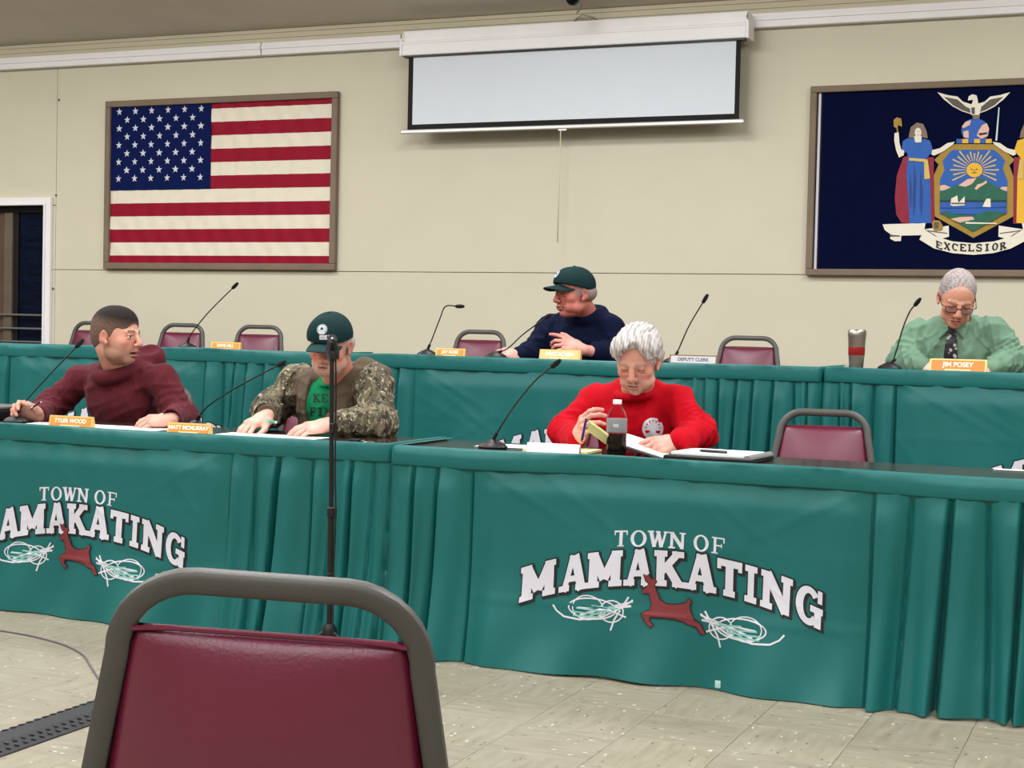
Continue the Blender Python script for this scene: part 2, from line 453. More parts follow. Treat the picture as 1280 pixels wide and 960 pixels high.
# cornice strip + white raceway above it
tr = plane_box('trim_1', X0, X1, WY-.03, WY-.001, 3.25, CZ, strip_m)
b = MB(); b.box(((X0+X1)/2, WY-.034, 3.285), (X1-X0, .012, .012)); b.box(((X0+X1)/2, WY-.034, 3.325), (X1-X0, .014, .014))
b.build('cornice_bead', strip_m, tr, smooth=False)
race = empty('trim_2', ((X0+X1)/2, WY, 3.2)); race['kind'] = 'structure'
xs = [X0, at(331, 63, WY).x, at(800, 40, WY).x, X1]
for i in range(3):
    b = MB(); x0, x1 = xs[i]+.004, xs[i+1]-.004; cx = (x0+x1)/2-race.location.x
    b.box((cx, -.028, 0), (x1-x0, .054, .094), bev=.006); b.box((cx, -.058, .012), (x1-x0, .008, .03), bev=.003)
    b.build('raceway_length', white_m, race, smooth=False)

# window at the left with white casing, bronze sash, dark glass and a rail
wz0 = .75
winp = empty('window_1', ((wl+wx)/2, WY, wz0)); winp['kind'] = 'structure'
def wbox(name, x0, x1, y0, y1, z0, z1, m, bev=.003):
    L0 = winp.location
    return MB().box(((x0+x1)/2-L0.x, (y0+y1)/2-L0.y, (z0+z1)/2-L0.z), (x1-x0, y1-y0, z1-z0), bev=bev).build(name, m, winp, smooth=False)
cw = .062
wbox('casing', wx, wx+cw, WY-.03, WY-.0005, wz0, wtop+cw, white_m)
wbox('casing', wl-cw, wl, WY-.03, WY-.0005, wz0, wtop+cw, white_m)
wbox('casing', wl, wx, WY-.03, WY-.0005, wtop, wtop+cw, white_m)
wbox('casing_bead', wx-.004, wx+.014, WY-.04, WY-.03, wz0, wtop+.014, white_m)
wbox('casing_bead', wl, wx, WY-.04, WY-.03, wtop, wtop+.016, white_m)
brz = mat('dark_bronze_sash', (30, 28, 27), .45, .4, var=.1); brn = mat('brown_stile', (104, 92, 80), .5, .2, var=.1)
wbox('sash', wl, wx, WY+.06, WY+.10, wtop-.05, wtop-.002, brz)
wbox('sash', wx-.022, wx-.001, WY+.06, WY+.10, wz0, wtop-.05, brz)
wbox('sash', wl+.001, wl+.04, WY+.06, WY+.10, wz0, wtop-.05, brz)
sx0 = at(2, 330, WY).x; sx1 = at(9.5, 330, WY).x
wbox('stile', sx0-.02, sx1, WY+.05, WY+.11, wz0, wtop-.05, brn)
wbox('stile', sx0-.22, sx0-.03, WY+.07, WY+.11, wz0, wtop-.05, mat('brown_door_leaf', (86, 66, 52), .5, var=.1))
wbox('stile', sx1+.001, sx1+.045, WY+.07, WY+.11, wz0, wtop-.05, brz)
wbox('pane', sx1+.045, wx-.022, WY+.085, WY+.091, wz0, wtop-.05, mat('reflection_toned_glass', (8, 18, 36), .12, var=.5, vscale=5, spec=.12, stretch=(1, 1, 7)), bev=0)  # blue reflection and its streaks painted into the pane colour
wbox('pane', wl+.04, sx0-.22, WY+.085, WY+.091, wz0, wtop-.05, MATS['reflection_toned_glass'], bev=0)
for py in (393.5, 410.5, 427):
    z = at(30, py, WY+.03).z
    wbox('rail', wl+.002, wx-.002, WY+.025, WY+.045, z-.007, z+.007, mat('grey_rail', (128, 126, 120), .4, .5))

# ------------------------------------------------------------------ wall things
# projector screen
SY = 9.80
xa, xb = at(500, 70, SY).x, at(936, 40, SY).x
zt, zb = 3.165, 3.065
ps = empty('projection_screen', ((xa+xb)/2, SY, zb)); tag(ps, 'white pull-down projection screen with black border, partly lowered between the two flags', 'screen')
cx0 = ps.location.copy()
hw = (xb-xa)/2
# housing is a stepped aluminium extrusion reaching back to the wall
b = MB(); b.box((0, .06, .05), (2*hw-.03, .13, .10), bev=.008); b.box((0, .10, .135), (2*hw-.03, .17, .075), bev=.004); b.box((0, -.006, .085), (2*hw-.03, .006, .01)); b.build('housing', white_m, ps, smooth=False)
for s in (-1, 1):
    c = MB().box((s*(hw-.008), .06, .055), (.02, .14, .115), bev=.004).build('end_cap', white_m, ps, smooth=False)
    MB().tube([(s*(hw-.01), .0, .125), (s*(hw-.01), -.008, .135), (s*(hw-.01), .0, .15)], .006, 8).build('hook', alu_m, c)
slot = MB().box((0, .03, -.006), (2*hw-.05, .05, .012)).build('slot', black_m, ps, smooth=False)
SB = SY+.02
bx0, bx1 = at(510.5, 100, SB).x, at(925, 100, SB).x
bz = at(716, 155.5, SB).z
wx0, wx1 = at(516.5, 100, SB).x, at(919, 100, SB).x
wz = at(716, 149, SB).z
def pb(name, x0, x1, y0, y1, z0, z1, m, bev=0):
    return MB().box(((x0+x1)/2-cx0.x, (y0+y1)/2-cx0.y, (z0+z1)/2-cx0.z), (x1-x0, y1-y0, z1-z0), bev=bev).build(name, m, ps, smooth=False)
pb('screen_sheet', bx0, bx1, SB, SB+.002, bz, zb, mat('black_sheet', (12, 12, 13), .8))
pb('viewing_surface', wx0, wx1, SB-.0015, SB-.0002, wz, zb-.004, screen_m)
pb('bottom_bar', at(501, 160, SB).x, at(930, 150, SB).x, SB-.008, SB+.012, bz-.028, bz, alu_m, .006)
px_ = at(703, 162, SB).x
pb('pull_tab', px_-.03, px_+.03, SB-.004, SB+.006, bz-.04, bz-.028, white_m, .002)
zc = at(702, 303, SB).z
b = MB().tube([(px_-.012-cx0.x, .02, bz-.04-cx0.z), (px_-.016-cx0.x, .02, zc-cx0.z)], .004, 8).build('pull_cord', mat('cream_cord', (206, 198, 172), .7), ps)
MB().box((px_+.012-cx0.x, .11, (bz+zc)/2-cx0.z), (.004, .002, 0)).v

# ceiling camera dome with cable
cp = at(716, -2, 9.35)
cd = empty('dome_camera', (cp.x, 9.35, ceil_z(9.35)-.001)); tag(cd, 'small black dome camera hanging from the ceiling above the screen', 'camera')
z0 = at(716, 7.5, 9.35).z-ceil_z(9.35)
MB().lathe((0, 0, 0), [(.035, 0), (.035, -.03), (.014, -.04), (.014, z0+.06)], 20).build('mount', white_m, cd)
MB().lathe((0, 0, z0), [(0, 0), (.025, .006), (.042, .024), (.05, .05), (.05, .075), (.035, .085)], 24).build('dome', mat('gloss_black', (8, 8, 10), .1), cd)
g1 = at(724, 22, 9.55)-cd.location
MB().tube([(.02, .03, z0+.04), (.035, .08, z0+.02), (g1.x, g1.y-.05, g1.z+.02), (g1.x, g1.y, g1.z+.045)], .004, 6).build('cable', mat('grey_cable', (150, 140, 118), .6), cd)
b = MB()
for k, (q0, q1, q2) in enumerate([((716, 32), (728, 18), (752, 30)), ((714, 34), (722, 22), (744, 32)), ((735, 32), (742, 22), (750, 33))]):
    P = [at(q0[0], q0[1], 9.94), at((q0[0]+q1[0])/2, (q0[1]+q1[1])/2-2, 9.93), at(q1[0], q1[1], 9.92), at((q1[0]+q2[0])/2, (q1[1]+q2[1])/2-3, 9.93), at(q2[0], q2[1], 9.94)]
    b.tube(P, .0045, 6)
cl_ = b.build('cable_loops', MATS['grey_cable']); tag(cl_, 'loops of thin grey cable tucked above the middle of the projection screen', 'cable')

# ---- framed US flag
def frame_parts(parent, x0, x1, z0, z1, w, origin, depth=.045):
    for n, (a0, a1, c0, c1) in {'t': (x0, x1, z1-w, z1), 'b': (x0, x1, z0, z0+w), 'l': (x0, x0+w, z0+w, z1-w), 'r': (x1-w, x1, z0+w, z1-w)}.items():
        b = MB(); b.box(((a0+a1)/2-origin.x, WY-depth/2-.001-origin.y, (c0+c1)/2-origin.z), (a1-a0, depth, c1-c0), bev=.006)
        b.build('frame_rail', flagframe_m, parent, smooth=False)
fx0, fx1 = -7.655, -5.605; fz0, fz1 = 1.573, 2.868; fw = .048
uf = empty('framed_flag', ((fx0+fx1)/2, WY, fz0)); tag(uf, 'American flag with fifty stars in a brown wooden frame on the wall', 'flag')
o0 = uf.location.copy()
frame_parts(uf, fx0, fx1, fz0, fz1, fw, o0)
MB().box((0, -.006, (fz1-fz0)/2), (fx1-fx0-.02, .01, fz1-fz0-.02)).build('backing_board', mat('backing', (60, 52, 44), .8), uf, smooth=False)
def ripple(x, z, k=1.0):
    return .0035*k*(math.sin(x*41+z*9+2*math.sin(z*7))+.6*math.sin(x*83-z*25+3*math.sin(x*3)))
red_c = mat('red_bunting', (140, 6, 38), .7, var=.06, vscale=14, spec=.25); white_c = mat('cream_bunting', (224, 216, 196), .7, var=.04, vscale=14, sheen=.2)
navy_c = mat('navy_bunting', (10, 24, 74), .8, var=.08, vscale=10, spec=.1)
cz_bot = at(205, 237.6, WY).z                    # lower edge of the canton
cxr = at(265.5, 190, WY).x
sh = (at(380, 90+133/2.909, WY).z-at(380, 90+432/2.909, WY).z)/6
ix0, ix1, iz0, iz1 = fx0+fw-.004, fx1-fw+.004, fz0+fw-.004, fz1-fw+.004
def cloth_patch(name, x0, x1, z0, z1, m, parent, y, nx, nz, origin, amp=1.0):
    b = MB(); vs = []; fs = []
    for j in range(nz+1):
        for i in range(nx+1):
            x = x0+(x1-x0)*i/nx; z = z0+(z1-z0)*j/nz
            vs.append((x-origin.x, y-origin.y-ripple(x, z, amp), z-origin.z))
    for j in range(nz):
        for i in range(nx):
            a = j*(nx+1)+i; fs.append((a, a+1, a+nx+2, a+nx+1))
    b.add(vs, fs); return b.build(name, m, parent, fix=False)
for k in range(13):
    zt_ = cz_bot+sh*(7-k); zb_ = zt_-sh
    zt_, zb_ = min(zt_, iz1), max(zb_, iz0)
    if zt_-zb_ < .004: continue
    xl = cxr if k < 7 else ix0
    cloth_patch('stripe', xl, ix1, zb_, zt_, red_c if k % 2 == 0 else white_c, uf, WY-.022, 90, 4, o0)
cloth_patch('canton', ix0, cxr+.004, cz_bot, iz1, navy_c, uf, WY-.026, 40, 20, o0, .6)
spts = []
p00 = at(90*0+152.3, 90+147/2.909, WY); p05 = at(740/2.909, 90+135/2.909, WY); p80 = at(151, 90+390/2.909, WY)
dxs = (p05.x-p00.x)/5; dzs = (p00.z-p80.z)/8
for r in range(9):
    n = 6 if r % 2 == 0 else 5
    for c in range(n):
        x = p00.x+dxs*(c+(0 if n == 6 else .5)); z = p00.z-dzs*r
        pts = []
        for k in range(10):
            a = math.pi/2+k*math.pi/5; rr = .030 if k % 2 == 0 else .0125
            pts.append((x+rr*math.cos(a), z+rr*math.sin(a)))
        spts.append((pts, 0, 0))
st = poly_pieces(spts, lambda x, z, l: Vector((x-o0.x, WY-.030-ripple(x, z, .6)-o0.y, z-o0.z)), None, 'stars', [white_print], uf)
st['kind'] = 'stuff'

# ---- framed state flag
g0 = at(1010, 345, WY); gx0 = -2.165; gz0, gz1 = 1.56, 2.765
Zs = 180/785.0
def q5(x, y): p = at(1100+x*Zs, 110+y*Zs, WY); return (p.x, p.z)
gxc = q5(514, 400)[0]
gx1 = 2*gxc-gx0
nf = empty('framed_flag', ((gx0+gx1)/2, WY, gz0)); tag(nf, 'navy flag with painted coat of arms and EXCELSIOR ribbon in a brown frame', 'flag')
n0 = nf.location.copy()
frame_parts(nf, gx0, gx1, gz0, gz1, .042, n0)
MB().box((0, -.006, (gz1-gz0)/2), (gx1-gx0-.02, .01, gz1-gz0-.02)).build('backing_board', MATS['backing'], nf, smooth=False)
nav2 = mat('deep_navy_cloth', (4, 10, 44), .8, var=.08, vscale=6, spec=.06)
cloth_patch('flag_cloth', gx0+.075, gx1-.04, gz0+.038, gz1-.038, nav2, nf, WY-.02, 120, 24, n0, .45)
MB().box((gx0+.058-n0.x, -.02, (gz1-gz0)/2), (.016, .004, gz1-gz0-.08)).build('header_strip', white_print, nf, smooth=False)
blue = mat('flag_blue', (36, 92, 176), .6); gold = mat('flag_gold', (164, 132, 46), .6, var=.1, vscale=60); yel = mat('flag_yellow', (232, 180, 44), .6)
tan = mat('flag_tan', (214, 182, 96), .6); crim = mat('flag_crimson', (140, 20, 50), .6); grn = mat('flag_green', (28, 98, 74), .6, var=.1, vscale=30)
pink = mat('flag_flesh', (226, 184, 164), .6); brn2 = mat('flag_hair', (128, 110, 92), .6); gry = mat('flag_grey', (90, 84, 76), .6); lw = mat('flag_cream', (232, 226, 208), .6)
dkb = mat('flag_fold_blue', (22, 62, 130), .6)
def mz(pts): return [(1028-x, y) for x, y in pts][::-1]
def emb(name, items, mirror=False):
    pcs = []; ms = []
    for pts, m, lay in items:
        if m not in ms: ms.append(m)
        if mirror: pts = mz(pts)
        pcs.append(([q5(*p) for p in pts], ms.index(m), lay))
    return poly_pieces(pcs, lambda x, z, l: Vector((x-n0.x, -.0245-.0014*l-ripple(x, z, .45), z-n0.z)), .045, name, ms, nf)
emb('shield', [
    ([(512, 822), (298, 702), (294, 480), (320, 420), (296, 395), (350, 340), (378, 306), (646, 306), (682, 340), (738, 395), (710, 425), (738, 500), (733, 702)], black_print, 0),
    ([(512, 818), (301, 700), (297, 480), (323, 420), (300, 395), (352, 341), (380, 309), (643, 309), (680, 341), (735, 395), (707, 425), (735, 500), (730, 700)], gold, 1),
    ([(512, 785), (330, 680), (330, 500), (355, 450), (345, 400), (385, 350), (400, 340), (625, 340), (655, 365), (685, 400), (672, 440), (698, 510), (692, 680)], blue, 2),
    ([(330, 535), (355, 530), (390, 545), (345, 562), (330, 560)], pink, 3), ([(655, 550), (670, 540), (697, 542), (694, 566)], pink, 3)])
ray_items = [(ell(518, 450, 44, 40), yel, 4)]
for k in range(19):
    a = math.radians(-25+k*230/18); c, s = math.cos(a), -math.sin(a)
    L0, L1 = 48, (132 if k % 2 == 0 else 118)*(1 if abs(c) > .5 else .78)
    w0 = 4.5
    ray_items.append(([(518+c*L0-s*2, 450+s*L0+c*2), (518+c*L0+s*2, 450+s*L0-c*2), (518+c*L1+s*w0, 450+s*L1-c*w0), (518+c*L1-s*w0, 450+s*L1+c*w0)], tan, 3))
ray_items += [(ell(502, 446, 5, 4, 8), gry, 5), (ell(530, 446, 5, 4, 8), gry, 5), ([(505, 462), (530, 462), (530, 467), (505, 467)], gry, 5), ([(514, 445), (520, 445), (521, 458), (513, 458)], gold, 5)]
emb('sun', ray_items)
emb('landscape', [
    ([(331, 572), (400, 542), (450, 520), (512, 492), (560, 492), (600, 517), (692, 570), (693, 632), (331, 632)], grn, 5),
    ([(430, 535), (480, 500), (530, 493), (505, 525), (470, 541)], pink, 6), ([(518, 552), (535, 528), (560, 522), (583, 506), (587, 520), (545, 545), (530, 558)], pink, 6),
    ([(331, 612), (693, 612), (693, 626), (331, 626)], mat('flag_dark_green', (16, 60, 60), .6), 6),
    ([(331, 626), (693, 626), (692, 690), (331, 690)], blue, 6), ([(331, 652), (470, 655), (692, 648), (692, 656), (331, 660)], dkb, 7),
    ([(388, 640), (392, 605), (425, 588), (432, 628), (466, 592), (466, 642), (400, 646)], lw, 8), ([(562, 650), (574, 624), (584, 606), (606, 606), (607, 652)], lw, 8),
    ([(390, 628), (470, 628), (466, 636), (395, 636)], gry, 9),
    ([(331, 682), (360, 676), (420, 692), (512, 696), (560, 680), (620, 672), (692, 682), (512, 784)], grn, 8),
    ([(388, 716), (440, 706), (508, 704), (520, 718), (440, 736)], pink, 9), ([(470, 733), (640, 738), (640, 744), (470, 742)], lw, 9)])
emb('globe', [(ell(522, 235, 76, 66, 24), blue, 2), ([(448, 215), (470, 188), (500, 178), (492, 205), (460, 222)], pink, 3), ([(458, 240), (485, 234), (487, 276), (458, 270)], pink, 3),
    ([(540, 236), (560, 205), (585, 195), (598, 225), (590, 265), (555, 280), (530, 262)], pink, 3), ([(540, 250), (590, 245), (588, 254), (545, 262)], black_print, 4)]
    + [([(420+32*k, 281), (452+32*k, 281), (452+32*k, 304), (420+32*k, 304)], blue if k % 2 == 0 else yel, 4) for k in range(6)])
wing = [(316, 26), (370, 42), (425, 50), (455, 78), (500, 92), (508, 130), (500, 146), (450, 130), (400, 104), (350, 64)]
wing_d = [(352, 52), (425, 66), (470, 104), (498, 118), (496, 140), (450, 124), (402, 98)]
emb('eagle', [(wing, lw, 2), (wing_d, gry, 3), (mz(wing), lw, 2), (mz(wing_d), gry, 3),
    ([(490, 100), (505, 88), (510, 68), (482, 72), (486, 50), (505, 38), (530, 44), (536, 70), (540, 95), (556, 104), (545, 150), (500, 150)], lw, 4), ([(500, 112), (520, 108), (520, 146), (504, 146)], gry, 5),
    ([(505, 146), (548, 146), (544, 172), (510, 172)], brn2, 3)])
def figure(mir, dress, dress_d, cape, staff):
    its = [([(130, 380), (158, 372), (155, 450), (160, 600), (165, 742), (120, 736), (92, 690), (84, 600), (95, 480)], cape, 2),
        ([(262, 380), (296, 380), (300, 742), (282, 742), (270, 500)], cape, 2),
        ([(155, 392), (252, 392), (277, 500), (282, 738), (165, 742), (158, 600), (148, 480)], dress, 3),
        ([(128, 292), (160, 275), (190, 280), (215, 300), (240, 278), (276, 290), (294, 345), (264, 378), (252, 402), (160, 396), (150, 352), (120, 362)], dress, 4),
        ([(190, 420), (200, 500), (196, 640), (186, 700), (184, 600)], dress_d, 5), ([(225, 450), (236, 560), (232, 700), (220, 640)], dress_d, 5), ([(168, 470), (176, 560), (172, 660), (166, 600)], dress_d, 5),
        ([(163, 384), (250, 390), (250, 406), (163, 399)], tan, 6), ([(244, 392), (264, 392), (278, 496), (246, 500)], tan, 6),
        ([(160, 272), (172, 218), (205, 192), (240, 200), (258, 240), (264, 277), (236, 272), (188, 278)], brn2, 5),
        ([(190, 266), (232, 266), (228, 300), (196, 300)], lw, 6), (ell(212, 246, 18, 26, 14), lw, 7),
        ([(206, 240), (210, 240), (210, 244), (206, 244)], gry, 8), ([(218, 240), (222, 240), (222, 244), (218, 244)], gry, 8), ([(208, 258), (218, 258), (218, 261), (208, 261)], crim, 8),
        ([(84, 250), (106, 244), (110, 300), (120, 338), (136, 344), (134, 370), (108, 382), (92, 342), (82, 290)], lw, 6),
        ([(288, 342), (330, 332), (370, 304), (412, 296), (400, 312), (350, 348), (300, 372), (284, 366)], lw, 6)]
    if staff: its += [([(95, 220), (102, 220), (106, 300), (99, 300)], gold, 5), ([(78, 178), (95, 164), (120, 170), (125, 214), (104, 206), (98, 226), (80, 214)], gold, 6)]
    else: its += [([(373, 110), (379, 110), (396, 290), (386, 290)], greywhite_print, 7)]
    emb('figure', its, mir)
figure(False, blue, dkb, crim, True)
figure(True, yel, gold, crim, False)
emb('ribbon', [
    ([(18, 745), (252, 738), (240, 804), (120, 806), (118, 836), (85, 837), (58, 822), (64, 800), (30, 776)], lw, 3), ([(56, 800), (115, 806), (112, 812), (60, 812)], gry, 4),
    ([(1010, 745), (776, 738), (788, 804), (908, 806), (910, 836), (943, 837), (970, 822), (964, 800), (998, 776)][::-1], lw, 3),
    ([(245, 772), (378, 752), (380, 812), (330, 826), (300, 800)], lw, 4), ([(783, 772), (650, 752), (648, 812), (698, 826), (728, 800)][::-1], lw, 4),
    ([(256, 776), (372, 792), (372, 797), (256, 782)], gry, 5), ([(772, 776), (656, 792), (656, 797), (772, 782)][::-1], gry, 5),
    ([(219, 828), (246, 774), (310, 812), (400, 838), (512, 848), (624, 838), (718, 812), (782, 774), (809, 828), (715, 877), (620, 902), (512, 911), (400, 902), (300, 877)], lw, 6)])
its = []
for i, ch in enumerate('EXCELSIOR'):
    xc = 326+(i*43.5); wch = 34 if ch != 'I' else 26
    def cy_(x): return 893-((x-512)/290)**2*36
    for q in glyph(ch, .26, .16):
        its.append(([(xc-wch/2+wch*a, cy_(xc)-40*b_-((xc-512)*.0022)*(a-.5)*wch) for a, b_ in q], black_print, 8))
emb('lettering', its)
emb('foliage', [([(288, 735), (300, 722), (330, 726), (346, 748), (344, 775), (300, 780), (290, 760)], gold, 9), ([(300, 735), (325, 735), (322, 768), (302, 768)], gry, 10)])

# cable ramp, cord
def world_z(pts, z): return [atz(x, y, z) for x, y in pts]
# ------------------------------------------------------------------ floor things: ramp, cord, stand
rubber_m = mat('black_rubber', (30, 31, 33), .5, var=.12, vscale=30)
rp = empty('cable_ramp', (-2.905, 2.4, 0)); tag(rp, 'black rubber cable ramp with raised diamond tread on the floor beside the near chair', 'ramp')
b = MB(); L0, L1 = -2.3, 2.42
prof = [(-.088, 0), (-.086, .004), (-.03, .020), (.03, .020), (.086, .004), (.088, 0)]
vs = [(x, L0, z) for x, z in prof]+[(x, L1, z) for x, z in prof]; n = len(prof)
b.add(vs, [(i, i+1, n+i+1, n+i) for i in range(n-1)]+[tuple(range(n))[::-1], tuple(range(n, 2*n))]); b.build('body', rubber_m, rp, smooth=False)
b = MB()
for side in (-1, 1):
    for k in range(int((L1-L0)/.034)):
        for j in range(2):
            y = L0+.02+.034*k+(.017 if j else 0); xx = side*(.045 if j else .066)
            zz = .004+(.086-abs(xx))/.056*.016+.0015; R = Matrix.Rotation(side*-math.atan2(.016, .056)*-1, 3, 'Y') @ Matrix.Rotation(math.radians(45), 3, 'Z')
            b.box((xx, y, zz), (.013, .013, .004), rot=R)
tr_ = b.build('tread', rubber_m, rp, smooth=False); tr_['kind'] = 'stuff'
P = [(-60, 778), (0, 788), (40, 795), (80, 806), (103, 818), (113, 832), (122, 846), (130, 854), (142, 861)]
b = MB(); pts = [atz(x, y, .004) for x, y in P]
def smooth_path(pts, n=6):
    out = []
    for i in range(len(pts)-1):
        p0 = pts[max(i-1, 0)]; p1 = pts[i]; p2 = pts[i+1]; p3 = pts[min(i+2, len(pts)-1)]
        for k in range(n):
            t = k/n
            out.append(.5*((2*p1)+(p2-p0)*t+(2*p0-5*p1+4*p2-p3)*t*t+(3*p1-p0-3*p2+p3)*t**3))
    out.append(pts[-1]); return out
b.tube(smooth_path(pts), .003, 6)
tag(b.build('power_cord', mat('violet_grey_cord', (104, 88, 104), .6)), 'thin violet grey cord snaking over the tile floor at the left', 'cord')

# ------------------------------------------------------------------ chairs
def make_chair(name, label, loc, rz, group=None, sx=1.0):
    t = empty(name, loc, rz); tag(t, label, 'chair', group)
    R = .0125
    # local: seat faces +Y; back leans to -Y
    def backp(z): return -.19-.10*max(0, (z-.44))/.44
    def hw(z): return min(.222, .1745+.155*max(0, .80-z)) if z < .80 else .1745-.05*(z-.80)
    zt, rc = .860, .090
    path = [(-hw(.44)*sx, backp(.44), .44), (-hw(.62)*sx, backp(.62), .62)]
    for k in range(9):
        a = math.pi-k*math.pi/2/8
        path.append(((-hw(.80)+rc+rc*math.cos(a))*sx, backp(zt-rc+rc*math.sin(a)), zt-rc+rc*math.sin(a)))
    right = [(-p[0], p[1], p[2]) for p in path[::-1]]
    path = path+right
    MB().tube(path, R, 12, flat=(.0155, .0105, Vector((0, -1, -.2)).normalized().cross(Vector((1, 0, 0))))).v
    b = MB()
    # flat-oval tube: wide in the plane of the back
    N = len(path); pts = [Vector(p) for p in path]; nrm = Vector((0, -1, .0)); vs = []; n = 12
    pn = Vector((0, -.975, -.2216))
    for i, p in enumerate(pts):
        tg = (pts[min(i+1, N-1)]-pts[max(i-1, 0)]).normalized(); a = tg.cross(pn).normalized()
        for k in range(n):
            g = 2*math.pi*k/n; c_, s_ = math.cos(g), math.sin(g)
            c2 = math.copysign(abs(c_)**.7, c_); s2 = math.copysign(abs(s_)**.7, s_)
            vs.append(p+a*(.0150*c2)+pn*(.0125*s2))
    fs = [(i*n+k, i*n+(k+1) % n, (i+1)*n+(k+1) % n, (i+1)*n+k) for i in range(N-1) for k in range(n)]
    b.add(vs, fs); b.build('back_frame', frame_m, t)
    for s in (-1, 1):
        b = MB().tube([(s*hw(.44)*sx, backp(.44), .445), (s*.215*sx, -.20, .30), (s*.222*sx, -.25, .012)], .0125, 10); lg = b.build('leg', frame_m, t)
        MB().lathe((s*.222*sx, -.25, 0), [(.015, 0), (.016, .02), (.012, .024)], 10).build('foot_cap', black_m, lg)
        b = MB().tube([(s*.215*sx, -.185, .40), (s*.215*sx, .17, .42), (s*.215*sx, .20, .41), (s*.218*sx, .215, .38), (s*.222*sx, .235, .012)], .0125, 10); lg = b.build('leg', frame_m, t)
        MB().lathe((s*.222*sx, .235, 0), [(.015, 0), (.016, .02), (.012, .024)], 10).build('foot_cap', black_m, lg)
    MB().tube([(-.216*sx, -.21, .27), (.216*sx, -.21, .27)], .009, 8).build('stretcher', frame_m, t)
    MB().tube([(-.216*sx, .20, .39), (.216*sx, .20, .39)], .010, 8).build('stretcher', frame_m, t)
    # padded back: trapezoid pillow
    b = MB(); nx, nz = 22, 26; z0, z1 = .50, .806
    for side in (-1, 1):
        vs = []
        for j in range(nz+1):
            for i in range(nx+1):
                u = i/nx*2-1; w = j/nz*2-1
                z = (z0+z1)/2+(z1-z0)/2*w
                hwz = (hw(z)-.0135)*sx
                # superellipse thickness
                e = max(0.0, (1-abs(u)**7))**.42*max(0.0, (1-abs(w)**9))**.42
                cr = 1-.012*(abs(u)**8)*(abs(w)**8)*2
                dome = .034*(1-u*u)*(1-w*w)
                x = hwz*u*(cr); th = (.016*e+dome)
                y = backp(z)+side*th*.98
                vs.append((x, y, z-side*0))
        fs = []
        for j in range(nz):
            for i in range(nx):
                a = j*(nx+1)+i; fs.append((a, a+1, a+nx+2, a+nx+1))
        b.add(vs, fs)
    me = bpy.data.meshes.new('backrest'); me.from_pydata(b.v, [], b.f)
    bm = bmesh.new(); bm.from_mesh(me); bmesh.ops.remove_doubles(bm, verts=bm.verts, dist=.0004); bmesh.ops.recalc_face_normals(bm, faces=bm.faces); bm.to_mesh(me); bm.free()
    br = link('backrest', me, vinyl_m, t)
    # piping round the upper edge
    pp = []
    for side in (-1,):
        for k in range(24):
            u = -1+2*k/23; x = (hw(.804)-.018)*sx*u; pp.append((x, backp(.804)-.010, .8045-.004*abs(u)**6))
    MB().tube(pp, .0032, 6).build('piping', vinyl_m, br)
    # seat
    b = MB().box((0, .01, .455), (.42*sx, .43, .065), bev=.028); st = b.build('seat', vinyl_m, t)
    MB().box((0, .01, .418), (.40*sx, .41, .014), bev=.004).build('seat_board', black_m, st)
    return t
near = atz(340, 739, .862)
nrz = math.radians(22)
nroll = math.radians(2.8)
lo = Matrix.Rotation(nrz, 3, 'Z') @ (Matrix.Rotation(nroll, 3, 'Y') @ Vector((0, -.287, .860)))
c_near = make_chair('stacking_chair', 'large burgundy vinyl chair with bronze frame, closest to the camera in the foreground', (near.x-lo.x, near.y-lo.y, .008), nrz)
c_near.rotation_euler = (0, nroll, nrz)

def chair_at(px, py, Y, rz, base, label, group=None, name='stacking_chair'):
    """place a copy so that the middle of its top rail appears over px at depth Y"""
    t = dup_tree(c_near)
    p = at(px, py, Y); l = Matrix.Rotation(rz, 3, 'Z') @ Vector((0, -.287, 0))
    t.location = (p.x-l.x, p.y-l.y, base); t.rotation_euler = (0, 0, rz)
    t['label'] = label
    if 'group' in t: del t['group']
    if group: t['group'] = group
    return t
PI = math.pi
GB = 'empty chairs on the dais against the wall'
chair_at(1031, 508, 6.28, PI+.10, 0, 'empty burgundy chair behind the front right table, at the right of the man in red', None)
chair_at(118, 398, 9.45, PI-.05, DZ, 'empty burgundy chair on the dais partly hidden behind the head of the man in maroon', GB)
chair_at(230, 401, 9.45, PI, DZ, 'empty burgundy chair on the dais under the flag, right of the man in maroon', GB)
chair_at(326, 403, 9.45, PI+.05, DZ, 'empty burgundy chair on the dais, left of the man in the camouflage jacket', GB)
chair_at(602, 409, 9.45, PI-.04, DZ, 'empty burgundy chair on the dais, left of the man in the navy pullover', GB)
chair_at(937, 417, 9.45, PI+.04, DZ, 'empty burgundy chair on the dais between the white haired man and the steel mug', GB)

# ------------------------------------------------------------------ tables with pleated skirts
def sstep(a, b, x):
    t = min(1, max(0, (x-a)/(b-a))); return t*t*(3-2*t)
def make_table(x0, x1, yf, depth, zb, label, tname='folding_table'):
    t = empty(tname, ((x0+x1)/2, yf+depth/2, zb)); tag(t, label, 'table')
    w = x1-x0-.012; H = .738
    MB().box((0, 0, H-.014), (w, depth-.012, .026), bev=.004).build('tabletop', tabletop_m, t, smooth=False)
    MB().box((0, 0, H-.042), (w-.12, depth-.12, .03), bev=.004).build('apron', steel_m, t, smooth=False)
    for sx in (-1, 1):
        for sy in (-1, 1):
            MB().tube([(sx*(w/2-.16), sy*(depth/2-.09), H-.04), (sx*(w/2-.13), sy*(depth/2-.07), .012)], .014, 8).build('leg', steel_m, t)
    return t

